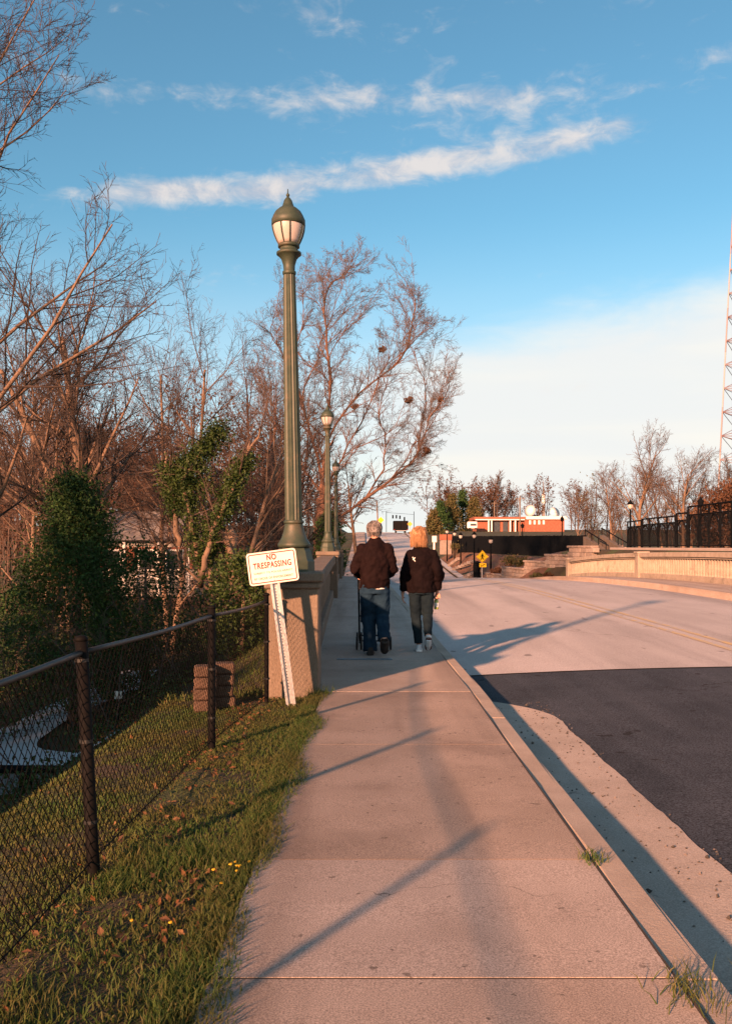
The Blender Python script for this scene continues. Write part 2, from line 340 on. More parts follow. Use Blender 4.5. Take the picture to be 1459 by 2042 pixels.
def ground():
    xs = np.unique(np.round(np.concatenate([np.linspace(-900, -120, 14), np.linspace(-120, -30, 24), np.linspace(-30, -12, 28), np.linspace(-12, -4, 26), np.linspace(-4, 0, 34), np.linspace(0, 10, 8), np.linspace(10, 20, 41), np.linspace(20, 60, 28), np.linspace(60, 200, 20), np.linspace(200, 900, 10)]), 3))
    ds = np.unique(np.round(np.concatenate([np.linspace(-60, 0, 16), np.linspace(0, 14, 57), np.linspace(14, 40, 53), np.linspace(40, 100, 49), np.linspace(100, 300, 34), np.linspace(300, 2500, 20)]), 3))
    X, D = np.meshgrid(xs, ds, indexing='ij'); Z = T(X, D)
    nearm = (D < 45) & (X < -.9)
    Z = Z + np.where(nearm, .02 * np.sin(X * 7.1 + D * 3.3) * np.cos(D * 5.7 - X * 2.1), 0)
    mb = MB(); ny = len(ds); i, j = np.meshgrid(np.arange(len(xs) - 1), np.arange(ny - 1), indexing='ij')
    q = np.stack([i * ny + j, (i + 1) * ny + j, (i + 1) * ny + j + 1, i * ny + j + 1], -1).reshape(-1, 4)
    mb.add(np.stack([X, D, Z], -1), q); struct('ground', mb, m_ground, True)
ground()
def strip(u0, u1, ds, dz0, dz1=None, thick=None, nu=1, crown=0.0):
    """a ribbon between offsets u0 and u1 of the street plan, following its profile"""
    ds = np.asarray(ds, float); mb = MB(); us = np.linspace(0, 1, nu + 1); n = len(ds)
    u0 = np.broadcast_to(u0, n); u1 = np.broadcast_to(u1, n)
    V_ = [np.stack([XO(ds) + u0 * (1 - t) + u1 * t, ds, B(ds) + dz0 * (1 - t) + (dz0 if dz1 is None else dz1) * t + crown * (1 - (2 * t - 1) ** 2)], -1) for t in us]
    A = np.stack(V_, 1); w = nu + 1
    q = [[i * w + k, i * w + k + 1, (i + 1) * w + k + 1, (i + 1) * w + k] for i in range(n - 1) for k in range(nu)]
    mb.add(A, q)
    return mb
DK = 11.35
dd = lambda a, b, s: np.append(np.arange(a, b - 1e-6, s), b)
# asphalt approach, concrete bridge deck, far road
mb = strip(1.06, 10.3, dd(-30, DK, .5), -.215, -.215, nu=14, crown=.13); struct('road', mb, m_asph, True)
mb = strip(1.06, 10.3, dd(DK, 62, .6), -.205, -.205, nu=14, crown=.13); deck = struct('bridge_deck', mb, m_deck, True)
mb = strip(1.06, 10.3, dd(62, 330, 2), -.207, -.207, nu=6, crown=.13); struct('far_road', mb, m_farroad, True)
# ragged concrete gutter beside the kerb
gd = dd(-1, 9.35, .09)
ge = 1.685 + .010 * np.sin(gd * .8 + 1) + .004 * rng.standard_normal(len(gd)) + np.where(gd > 8.4, -(gd - 8.4) ** 2 * .55, 0) + .006 * np.sin(gd * 6.3)
mb = strip(1.085, np.maximum(ge, 1.10), gd, -.195, -.172, nu=4); struct('gutter', mb, m_gutter, True)
# yellow centre lines
for k, uu in enumerate((5.22, 5.50)):
    w = .055
    mb = strip(uu - w, uu + w, dd(DK + .4, 61, .8), -.205 + .13 * (1 - (2 * ((uu - 1.06) / 9.24) - 1) ** 2) + .006, nu=1)
    o = struct('centre_line', mb, m_yellow)
    mb = strip(uu - w, uu + w, dd(70, 230, 3), -.207 + .13 * (1 - (2 * ((uu - 1.06) / 9.24) - 1) ** 2) + .008, nu=1)
    struct('centre_line', mb, m_yellow)
# sidewalk: slabs on a bed
_bds = dd(-3, 330, .5); bed = strip(-.5, .945, _bds, np.where(_bds < 8.8, -.0012, -.03)); sw = struct('sidewalk', bed, m_bed)
def slab(a, b, u0, u1, mat, parent, dz=0.0, thick=.13, gap=.005, ch=.0006, name='slab'):
    ds = np.linspace(a + gap, b - gap, max(2, int((b - a) / 1.5) + 2)); mb = MB()
    n = len(ds); rows = []
    for d in ds:
        cx = float(XO(d)); z = float(B(d)) + dz; c = ch if d in (ds[0], ds[-1]) else 0
        rows.append([[cx + u0, d, z - thick], [cx + u0, d, z - ch], [cx + u0 + ch, d, z - c], [cx + u1 - ch, d, z - c], [cx + u1, d, z - ch], [cx + u1, d, z - thick]])
    q = [[i * 6 + k, i * 6 + k + 1, (i + 1) * 6 + k + 1, (i + 1) * 6 + k] for i in range(n - 1) for k in range(5)]
    q += [[5, 0, 1, 4], [1, 2, 3, 4]]; e = (n - 1) * 6; q += [[e, e + 5, e + 4, e + 1], [e + 4, e + 3, e + 2, e + 1]]
    # close the underside too
    q += [[i * 6 + 5, i * 6, (i + 1) * 6, (i + 1) * 6 + 5] for i in range(n - 1)]
    mb.add(rows, q); return part(name, mb, mat, parent)
cuts = [-2.2, .35, 2.83, 3.95, 6.42, 8.9]
for k in range(5):
    slab(cuts[k], cuts[k + 1], -.52, .935, m_slab[(2, 0, 2, 1, 1)[k]], sw, dz=(0.0005, .0, .0015, .0005, .0005)[k])
bc = np.concatenate([[8.9], np.arange(11.35, 62, 3.0), np.arange(65, 230, 12)])
for a, b in zip(bc[:-1], bc[1:]): slab(a, b, -.665 if a < 46 else -1.2, .935, m_slab[0 if a < 11 else 2], sw, dz=.002)
kb = strip(.95, 1.06, dd(-3, 62, 1), -.1); kerb = struct('kerb', kb, m_bed)
kc = [-2, .6, 2.86, 5.3, 7.6, 9.4] + list(np.arange(12.4, 62, 3.0))
for a, b in zip(kc[:-1], kc[1:]): slab(a, b, .947, 1.085, m_kerb, kerb, dz=.003 * random.uniform(-1, 1), thick=.28, gap=.004, ch=.018, name='kerb_stone')
for a in np.arange(62, 226, 8.0): slab(a, a + 8, .947, 1.085, m_kerb, kerb, thick=.25, gap=.004, name='kerb_stone')
# opposite sidewalk with its kerb
ob = strip(10.4, 12.3, dd(9, 62, 1), -.09); osw = struct('opposite_sidewalk', ob, m_bed)
for a in np.arange(11.35, 60, 3.0): slab(a, a + 3, 10.3, 12.35, m_slab[2], osw, dz=.0, thick=.25)
frk = strip(10.3, 10.42, dd(62, 230, 4), -.02); struct('far_kerb', frk, m_kerb)
frw = strip(10.42, 11.1, dd(62, 230, 4), -.025); struct('far_walk', frw, m_farroad)
# steel plate over the bridge joint
pl = MB(); z0 = float(B(11.36)); pl.bbox((-.02, 11.37, z0 + .006), (.70, .10, .012), .004)
part('joint_plate', pl, m_steelblue, sw)

# ------------------------------------------------------------------ balustrades
def baluster_mesh(m):
    pr = [(.062, 0), (.062, .05), (.05, .07), (.066, .2), (.07, .29), (.058, .42), (.048, .54), (.058, .57), (.062, .60), (.062, .64)]
    return MB().lathe(pr, 8).mesh('baluster', m, False)
BALS = {m_wallc: baluster_mesh(m_wallc), m_wallr: baluster_mesh(m_wallr)}
def pillar_mesh(w, h, m):
    mb = MB(); mb.bbox((0, 0, h / 2 - .11), (w, w, h + .22), .012)
    mb.bbox((0, 0, h + .035), (w + .10, w + .10, .10), .018)
    mb.bbox((0, 0, h - .05), (w + .05, w + .05, .06), .015)
    return mb.mesh('pillar', m)
def run(parent, u_c, d0, d1, z_off, mt):
    """base, rail and balusters of one bay"""
    ds = np.linspace(d0, d1, max(3, int((d1 - d0) / 2) + 2))
    def bar(nm, w, za, zb):
        mb = MB(); rows = []
        for d in ds:
            cx = float(XO(d)) + u_c; z = float(B(d)) + z_off; c = .02
            rows.append([[cx - w, d, z + za], [cx - w, d, z + zb - c], [cx - w + c, d, z + zb], [cx + w - c, d, z + zb], [cx + w, d, z + zb - c], [cx + w, d, z + za]])
        n = len(ds); q = [[i * 6 + k, i * 6 + (k + 1) % 6, (i + 1) * 6 + (k + 1) % 6, (i + 1) * 6 + k] for i in range(n - 1) for k in range(6)]
        mb.add(rows, q); part(nm, mb, mt, parent)
    bar('plinth', .15, -.2, .20); bar('coping', .19, .90, 1.08); bar('under_rail', .12, .835, .90)
    n = int((d1 - d0) / (.2 if mt is m_wallc else .25)); st = (d1 - d0) / n
    for k in range(n):
        d = d0 + (k + .5) * st
        link('baluster', BALS[mt], parent, (float(XO(d)) + u_c, d, float(B(d)) + z_off + .20))
PW = .50
lw = thing('balustrade', 'weathered concrete balustrade with pillars along the left sidewalk', 'balustrade', (-.7, 9, -.1))
UL = -.81
LP = [9.0, 23.2, 37.4, 46.0]
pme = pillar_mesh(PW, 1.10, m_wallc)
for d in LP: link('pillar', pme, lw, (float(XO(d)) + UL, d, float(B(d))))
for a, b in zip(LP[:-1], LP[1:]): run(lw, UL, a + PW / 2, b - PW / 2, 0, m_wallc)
rw = thing('balustrade', 'sunlit concrete balustrade across the road, below the iron railing', 'balustrade', (12.5, 30, 0))
RP = [14.2, 26.9, 39.6, 52.3]
pme2 = pillar_mesh(.46, 1.06, m_wallr)
for d in RP: link('pillar', pme2, rw, (float(XO(d)) + 12.55, d, float(B(d))))
for a, b in zip(RP[:-1], RP[1:]): run(rw, 12.55, a + .23, b - .23, 0, m_wallr)

# ------------------------------------------------------------------ street lamps on the pillars
def lamp(pos, label, tilt=0.0, s=1.0, mats=(None, None), detail=True):
    t = thing('street_lamp', label, 'street lamp', pos, 'ornate globe lamps on the balustrade')
    mg, ml = mats
    def L_(prof, seg, nm, mt, fl=0.0, sm=True):
        mb = MB().lathe([(r * s, z * s) for r, z in prof], seg, flute=fl)
        v = np.concatenate(mb.v); v[:, 0] -= v[:, 2] * tilt; mb.v = [v + np.array(pos)]
        return part(nm, mb, mt, t, sm)
    L_([(.20, 0), (.20, .10), (.185, .12), (.165, .20), (.145, .235)], 8, 'plinth', mg, sm=False)
    L_([(.15, .235), (.165, .25), (.165, .27), (.155, .285), (.128, .33), (.106, .39), (.094, .45), (.090, .475)], 24, 'base', mg)
    L_([(.092, .472), (.100, .48), (.100, .50), (.088, .51)], 20, 'collar', mg)
    L_([(.086, .505), (.082, 1.2), (.072, 2.2), (.060, 2.96)], 32 if detail else 16, 'shaft', mg, fl=.10, sm=False)
    L_([(.060, 2.95), (.068, 2.965), (.068, 2.985), (.056, 2.995), (.060, 3.05), (.078, 3.11), (.112, 3.15), (.124, 3.155), (.124, 3.175), (.095, 3.185), (.088, 3.21), (.088, 3.225)], 24, 'capital', mg)
    L_([(.088, 3.222), (.108, 3.228), (.108, 3.25), (.096, 3.262)], 20, 'globe_ring', mg)
    gl = L_([(.095, 3.255), (.112, 3.29), (.135, 3.345), (.15, 3.40), (.157, 3.45), (.157, 3.49)], 24, 'globe', ml)
    for k in range(8):
        a = k * math.pi / 4 + .28 + (.10 if k % 2 else -.10) ; pts = []
        for r, z in ((.099, 3.255), (.118, 3.29), (.141, 3.345), (.156, 3.40), (.163, 3.46)):
            pts.append([pos[0] + r * s * math.cos(a) - z * s * tilt, pos[1] + r * s * math.sin(a), pos[2] + z * s])
        part('rib', MB().tube(pts, .007 * s, 4), mg, t)
    hd = L_([(.158, 3.44), (.168, 3.445), (.168, 3.50), (.160, 3.515), (.150, 3.54), (.128, 3.58), (.105, 3.60), (.088, 3.615), (.062, 3.63), (.050, 3.66), (.040, 3.695), (.022, 3.72), (.012, 3.73)], 24, 'hood', mg)
    mb = MB().lathe([(.006 * s, 3.725 * s), (.018 * s, 3.745 * s), (.018 * s, 3.755 * s), (.006 * s, 3.77 * s), (.004 * s, 3.81 * s)], 10)
    v = np.concatenate(mb.v); v[:, 0] -= v[:, 2] * tilt; mb.v = [v + np.array(pos)]; part('finial', mb, mg, hd, True)
    return t
for k, (d, lb, ti) in enumerate(((9.0, 'tall green fluted street lamp on the nearest balustrade pillar', .018), (23.2, 'green street lamp on the second pillar, in front of the big bare tree', .004), (37.4, 'faint farther street lamp just right of the second lamp post', 0.))):
    lamp((float(XO(d)) + UL, d, float(B(d)) + 1.185), lb, ti, mats=(m_green, m_globe), detail=k < 2)

# ------------------------------------------------------------------ no trespassing sign
def text_part(name, body, width, height, mat, parent, M4, bold=0.0, base=0.0):
    cu = bpy.data.curves.new('lettering', 'FONT'); cu.body = body; cu.align_x = 'CENTER'; cu.size = 1; cu.extrude = 0.0; cu.offset = bold; cu.space_character = 1.12
    o = bpy.data.objects.new('tmp', cu); C.objects.link(o); dg = bpy.context.evaluated_depsgraph_get()
    me = bpy.data.meshes.new_from_object(o.evaluated_get(dg)); bpy.data.objects.remove(o)
    v = np.zeros(len(me.vertices) * 3); me.vertices.foreach_get('co', v); v = v.reshape(-1, 3)
    w = np.ptp(v[:, 0]); h = np.ptp(v[:, 1]); v[:, 0] = (v[:, 0] - v[:, 0].min() - w / 2) / w * width; v[:, 1] = (v[:, 1] - v[:, 1].min()) / h * height
    w4 = np.array([M4 @ Vector((a, -base, b)) for a, b in v[:, :2]]); me.vertices.foreach_set('co', w4.astype(np.float32).ravel()); me.update()
    me.materials.clear(); me.materials.append(mat); me.name = name
    return link(name, me, parent)
def xf(mb, M4):
    v = np.concatenate(mb.v); v = v @ np.array(M4.to_3x3()).T + np.array(M4.translation); mb.v = [v]; return mb
def rrect(w, h, r, y0, y1, n=5):
    pts = []
    for cx, cz, a0 in ((w/2 - r, h/2 - r, 0), (-w/2 + r, h/2 - r, 90), (-w/2 + r, -h/2 + r, 180), (w/2 - r, -h/2 + r, 270)):
        for k in range(n): a = R(a0 + 90 * k / (n - 1)); pts.append((cx + r * math.cos(a), cz + r * math.sin(a)))
    m = len(pts); v = [[x, y0, z] for x, z in pts] + [[x, y1, z] for x, z in pts] + [[0, y0, 0], [0, y1, 0]]
    q = [[k, (k + 1) % m, m + (k + 1) % m, m + k] for k in range(m)]; t = [[2 * m, (k + 1) % m, k] for k in range(m)] + [[2 * m + 1, m + k, m + (k + 1) % m] for k in range(m)]
    return MB().add(v, q, t)
def rframe(w, h, r, t, y, n=5):
    def ring(w, h, r):
        p = []
        for cx, cz, a0 in ((w/2 - r, h/2 - r, 0), (-w/2 + r, h/2 - r, 90), (-w/2 + r, -h/2 + r, 180), (w/2 - r, -h/2 + r, 270)):
            for k in range(n): a = R(a0 + 90 * k / (n - 1)); p.append([cx + r * math.cos(a), y, cz + r * math.sin(a)])
        return p
    a = ring(w, h, r); b = ring(w - 2 * t, h - 2 * t, max(r - t, .004)); m = len(a)
    return MB().add(a + b, [[k, m + k, m + (k + 1) % m, (k + 1) % m] for k in range(m)])
def trespass_sign():
    base = P(578, 1388, 8.32); t = thing('no_trespassing_sign', 'leaning white no trespassing sign with red letters on metal post', 'sign', base)
    M0 = Matrix.Translation(base) @ Matrix.Rotation(R(-7.6), 4, 'Y') @ Matrix.Rotation(R(4), 4, 'Z')
    # hat-section post
    pr = [(-.044, -.004), (-.022, -.004), (-.016, .022), (.016, .022), (.022, -.004), (.044, -.004), (.044, .0), (.025, .0), (.019, .026), (-.019, .026), (-.025, 0), (-.044, 0)]
    n = len(pr); v = [[x, y, -.35] for x, y in pr] + [[x, y, 1.33] for x, y in pr]
    mb = MB().add(v, [[k, (k + 1) % n, n + (k + 1) % n, n + k] for k in range(n)]); post = part('post', xf(mb, M0), m_galv, t)
    mb = MB()
    for k in range(36):
        z = .06 + k * .0275
        a = np.arange(8) * math.pi / 4; vv = [[0, .0208, z]] + [[.0055 * math.cos(x), .0208, z + .0055 * math.sin(x)] for x in a]
        mb.add(vv, t=[[0, 1 + j, 1 + (j + 1) % 8] for j in range(8)])
    h = part('post_holes', xf(mb, M0), m_hole, post)
    M1 = M0 @ Matrix.Translation((0, -.012, 1.20)); W, H = .455, .30
    plate = part('plate', xf(rrect(W, H, .028, .003, -.003), M1), m_signw, t)
    part('border', xf(rframe(W - .028, H - .028, .02, .009, -.0042), M1), m_signr, plate)
    for nm, body, w, hh, z, mt, bo in (('lettering', 'NO', .088, .056, .066, m_signr, .035), ('lettering', 'TRESPASSING', .35, .058, -.004, m_signr, .028),
                                        ('lettering', 'SUBJECT TO POLICE ARREST', .355, .022, -.056, m_signr2, .018), ('lettering', 'BY ORDER OF ENFORCEMENT', .355, .022, -.104, m_signr2, .018)):
        text_part(nm, body, w, hh, mt, plate, M1 @ Matrix.Translation((0, 0, z)), bo, .0044)
    for z in (.125, -.125):
        mb = MB().lathe([(.009, 0), (.009, .003), (.005, .006)], 8); part('bolt', xf(mb, M1 @ Matrix.Translation((0, -.003, z)) @ Matrix.Rotation(R(90), 4, 'X')), m_galv, plate)
trespass_sign()

# ------------------------------------------------------------------ chain-link fence
FX = lambda d: float(np.interp(d, [-2, 4, 6.5, 8.55], [-1.2, -1.18, -1.11, -.93]))
def chainlink():
    t = thing('chain_link_fence', 'black chain-link fence along the grass bank', 'fence', (-1.15, 4, -.1))
    ps = [(-1.25, 0), (1.35, 0), (3.92, -.055), (6.5, .0), (8.5, .0)]
    def g(d): return float(T(FX(d), d))
    for d, le in ps:
        x = FX(d); z = g(d); H = 1.03
        po = part('post', MB().tube([[x, d, z - .3], [x, d, z], [x + le * 1.0, d, z + H]], .028 if 3 < d < 8 else .021, 12), m_black, t, True)
        mb = MB().lathe([(.029, 0), (.029, .012), (.020, .022), (.006, .026)], 12, (x + le, d, z + H - .01)); part('cap', mb, m_black, po, True)
        for zz in (.25, .6, .95):
            part('tie', MB().lathe([(.031, 0), (.031, .015)], 10, (x + le * zz, d, z + zz - .02)), m_rail, po)
    ds = np.linspace(1.35, 8.5, 24)
    for a, b in zip(ps[:-1], ps[1:]):
        dd_ = np.linspace(a[0], b[0], 9); la = np.linspace(a[1], b[1], 9)
        pts = [[FX(d) + l * .96, d, g(d) + .97 + (-.012 * math.sin(math.pi * k / 8))] for k, (d, l) in enumerate(zip(dd_, la))]
        part('top_rail', MB().tube(pts, .013, 10), m_rail, t, True)
        pts = [[FX(d) + l * .05, d, g(d) + .07] for d, l in zip(dd_, la)]
        part('tension_wire', MB().tube(pts, .004, 4), m_black, t)
    # diamond mesh: two families of wires
    mb = MB(); sp = .060; Hm = .92; lo = .05
    for a, b in zip(ps[:-1], ps[1:]):
        P1 = []; 
        for fam in (0, 1):
            s0 = a[0] - Hm
            k = 0
            while s0 + k * sp < b[0]:
                st = s0 + k * sp; k += 1
                hs = np.linspace(0, Hm, 9); dl = st + hs
                ok = (dl >= a[0]) & (dl <= b[0])
                lo_h = max(0, a[0] - st); hi_h = min(Hm, b[0] - st)
                if hi_h - lo_h < .03: continue
                hs = np.linspace(lo_h, hi_h, 5); q = []
                for h in hs:
                    d = st + h; z = h if fam == 0 else Hm - h
                    l = np.interp(d, [a[0], b[0]], [a[1], b[1]])
                    q.append([FX(d) + l * z + (.003 if fam else -.003), d, g(d) + lo + z])
                P1.append(q)
        P1 = np.array(P1); mb.tubes(P1, np.full(P1.shape[:2], .0019), 3)
    o = part('wire_mesh', mb, m_black, t); o['kind'] = 'stuff'
chainlink()

# ------------------------------------------------------------------ grass, leaves, weeds
def blades(pts, h, w, lean=.5, nseg=2):
    n = len(pts); a = rng.uniform(0, 2 * math.pi, n); H = h * rng.uniform(.45, 1.25, n); Wd = w * rng.uniform(.6, 1.3, n)
    la = rng.uniform(0, 2 * math.pi, n); ln = H * rng.uniform(.1, 1, n) * lean
    side = np.stack([np.cos(a), np.sin(a), np.zeros(n)], -1) * Wd[:, None]; L3 = np.stack([np.cos(la) * ln, np.sin(la) * ln, np.zeros(n)], -1)
    up = np.array([0, 0, 1.]) * H[:, None]
    p0 = pts - side; p1 = pts + side; m0 = pts + up * .55 + L3 * .35 - side * .8; m1 = pts + up * .55 + L3 * .35 + side * .8; tp = pts + up * .95 + L3
    v = np.stack([p0, p1, m1, m0, tp], 1); k = np.arange(n)[:, None] * 5
    return MB().add(v, q=k + np.array([[0, 1, 2, 3]]), t=k + np.array([[3, 2, 4]]))
def merge(*mbs):
    o = MB()
    for m in mbs:
        b = o.n; o.v += m.v; o.q += [x + b for x in m.q]; o.t += [x + b for x in m.t]; o.n += m.n
    return o
def scatter_bank(n, d0, d1, u0, u1, p=1.0):
    d = d0 + (d1 - d0) * rng.random(n) ** p; u = rng.uniform(u0, u1, n); x = u + XO(d); return np.stack([x, d, T(x, d)], -1)
def noise2(x, y, s):
    return (np.sin(x * s + 1.3 * np.sin(y * s * .7)) + np.sin(y * s * 1.3 + 1.7 * np.sin(x * s * .6)) + np.sin((x + y) * s * .8)) / 3
def patchy(p, s, t, j): return p[noise2(p[:, 0] + 5, p[:, 1], s) + .6 * noise2(p[:, 0], p[:, 1] + 9, s * 2.7) + rng.normal(0, j, len(p)) > t]
g1 = patchy(scatter_bank(82000, 1.3, 8.9, -2.3, -.47, 1.1), 3.1, -.6, .35)
g2 = scatter_bank(26000, 1.3, 8.85, -.66, -.36, 1.0); u2 = g2[:, 0] - XO(g2[:, 1]); g2 = g2[u2 < -.47 + .075 * noise2(g2[:, 1], g2[:, 1] * .7 + 2, 2.9) + rng.normal(0, .02, len(g2))]
g2[:, 2] = np.maximum(g2[:, 2], B(g2[:, 1]) - .012)
g3 = patchy(scatter_bank(15000, 1.3, 4.2, -1.15, -.46, 1.0), 4., .1, .2)
g4 = scatter_bank(9000, 8.9, 44, -3.2, -1.05, 1.6)
single('grass', merge(blades(g1, .030, .0032, 1.1), blades(g2, .045, .0023, 1.1), blades(g3, .07, .0024, .9), blades(g4, .10, .008, .7)), m_grass, 'short patchy green and straw grass on the bank beside the sidewalk', 'grass', kind='stuff')
def leaves(pts, size, flat=.5):
    n = len(pts); nrm = rng.normal(0, flat, (n, 3)); nrm[:, 2] += 1; nrm /= np.linalg.norm(nrm, axis=1, keepdims=True)
    r = rng.normal(0, 1, (n, 3)); u = np.cross(nrm, r); u /= np.linalg.norm(u, axis=1, keepdims=True) + 1e-9; w = np.cross(nrm, u)
    s = size * rng.uniform(.5, 1.3, n)[:, None]; u = u * s; w = w * s * .6
    v = np.stack([pts - u, pts - w * .9 + nrm * s * .15, pts + u, pts + w * .9 + nrm * s * .15], 1)
    return MB().add(v, q=np.arange(n)[:, None] * 4 + np.array([[0, 1, 2, 3]]))
l1 = scatter_bank(330, 1.4, 8.8, -1.35, -.95, .9); l2 = scatter_bank(120, 1.4, 8.9, -2.2, -.45); l3 = scatter_bank(160, 5.2, 8.8, -1.3, -.95)
l4 = scatter_bank(90, 3.0, 3.9, -.95, -.62)
for l in (l1, l2, l3, l4): l[:, 2] += rng.uniform(.008, .035, len(l))
single('leaf_litter', leaves(np.concatenate([l1, l2, l3, l4]), .019, .7), m_leaf, 'scattered dry brown leaves on the bank along the fence line', 'leaves', kind='stuff')
vf = np.stack([rng.uniform(-26, -3, 16000), rng.uniform(6, 60, 16000), np.zeros(16000)], -1); vf[:, 2] = T(vf[:, 0], vf[:, 1]) + .03
vf = vf[(vf[:, 0] - XO(vf[:, 1]) < -3)]
m_path = pmat('path_concrete', (.40, .41, .43), (.47, .48, .49), 1.2, .9, .3, 30, speck=.2, speckscale=60)
def valley_path():
    c = np.array([(-6.1, 22.12), (-6.4, 22.1), (-6.9, 22.1), (-8.2, 22.35), (-9.2, 23.0), (-9.75, 24.2), (-9.8, 26), (-9.6, 28), (-9.55, 30), (-9.3, 33), (-9.2, 37)])
    tt = np.linspace(0, len(c) - 1, 60); x = np.interp(tt, range(len(c)), c[:, 0]); y = np.interp(tt, range(len(c)), c[:, 1])
    k = np.ones(5) / 5; x[2:-2] = np.convolve(x, k, 'valid'); y[2:-2] = np.convolve(y, k, 'valid')
    t = np.gradient(np.stack([x, y], -1), axis=0); t /= np.linalg.norm(t, axis=1, keepdims=True); nx, ny = -t[:, 1], t[:, 0]
    w = np.interp(np.linspace(0, 1, 60), [0, .2, .42, .55, .75, 1], [.45, .5, .8, .95, .75, .7]); rows = []
    for i in range(60):
        for s in (-1, -.5, 0, .5, 1):
            a, b = x[i] + nx[i] * w[i] * s, y[i] + ny[i] * w[i] * s; rows.append([a, b, float(T(a, b)) + .05])
    q = [[i * 5 + k, i * 5 + k + 1, (i + 1) * 5 + k + 1, (i + 1) * 5 + k] for i in range(59) for k in range(4)]
    struct('path', MB().add(rows, q), m_path, True)
    return x, y, w
px_, py_, pw_ = valley_path()
dist = np.min(np.hypot(vf[:, 0:1] - px_[None], vf[:, 1:2] - py_[None]) - pw_[None], axis=1)
vf = vf[(dist > .12) & (vf[:, 1] > 9)]
single('valley_leaf_litter', leaves(vf, .07, .5), m_leaf, 'dark fallen leaves covering the low ground beyond the fence', 'leaves', kind='stuff')
def gravel():
    n = 420; d = rng.uniform(1.6, 9.3, n); u = 1.12 + .62 * rng.beta(2.2, 1.2, n); r_ = rng.uniform(.003, .010, n) * np.where(rng.random(n) < .06, 2.0, 1)
    c = np.stack([u + XO(d), d, B(d) - .195 + (u - 1.085) / .63 * .023 + r_ * .5], -1); o = np.array([[1, 0, 0], [-1, 0, 0], [0, 1, 0], [0, -1, 0], [0, 0, .7], [0, 0, -.7]])
    v = c[:, None] + o[None] * r_[:, None, None] * rng.uniform(.6, 1.3, (n, 6, 1)); f = np.array([[0, 2, 4], [2, 1, 4], [1, 3, 4], [3, 0, 4], [2, 0, 5], [1, 2, 5], [3, 1, 5], [0, 3, 5]])
    single('gravel', MB().add(v, t=(np.arange(n)[:, None, None] * 6 + f).reshape(-1, 3)), pmat('gravel', None, None, 3, .9, island=((.05, .045, .04), (.09, .08, .07), (.03, .027, .025), (.2, .17, .15))), 'loose dark grit lying in the concrete gutter', 'gravel', kind='stuff')
gravel()
# weeds in the kerb joints
def weed(name, pos, n, h, label, spread=.05, mat=None):
    pts = np.array(pos) + np.stack([rng.normal(0, spread, n), rng.normal(0, spread * 1.4, n), np.zeros(n)], -1)
    single(name, blades(pts, h, .0022, 1.3), mat or m_grass, label, 'weed', kind='stuff')
weed('weed', (float(XO(3.9)) + .94, 3.93, float(B(3.9)) + .002), 70, .05, 'small tuft of weeds at the kerb joint mid sidewalk', .025)
weed('weed', (float(XO(2.75)) + .945, 2.72, float(B(2.75)) + .002), 120, .065, 'larger straw and green weed clump at the kerb by the bottom right', .05)
weed('weed', (-.44, 8.75, float(B(8.75)) - .01), 120, .10, 'grass tuft at the foot of the nearest balustrade pillar', .06)
m_yflower = pmat('yellow_petals', None, None, 3, .6, island=((.75, .45, .02), (.8, .55, .03), (.65, .35, .02)), trans=.3)
for (a, b), lb, n, sp in (((466, 1738), 'patch of small yellow flowers beside the sidewalk edge', 9, .026), ((300, 1838), 'two yellow flowers among the grass farther left of the sidewalk', 2, .025)):
    p = P(a, b, CZ * F / (b - 1118)); z = float(T(p.x, p.y)); t = thing('wildflowers', lb, 'flowers', (p.x, p.y, z))
    for k in range(n):
        q = np.array([p.x + rng.normal(0, sp * 1.3), p.y + rng.normal(0, sp * 2.2), z]); h = rng.uniform(.03, .055); rr = rng.uniform(.006, .010)
        fl = part('flower', MB().lathe([(rr * .3, h - .004), (rr, h), (rr * .8, h + .004), (rr * .2, h + .003)], 9, tuple(q)), m_yflower, t)
        part('stem', MB().tube([q, q + [0, 0, h - .003]], .0014, 4), m_grass, fl)
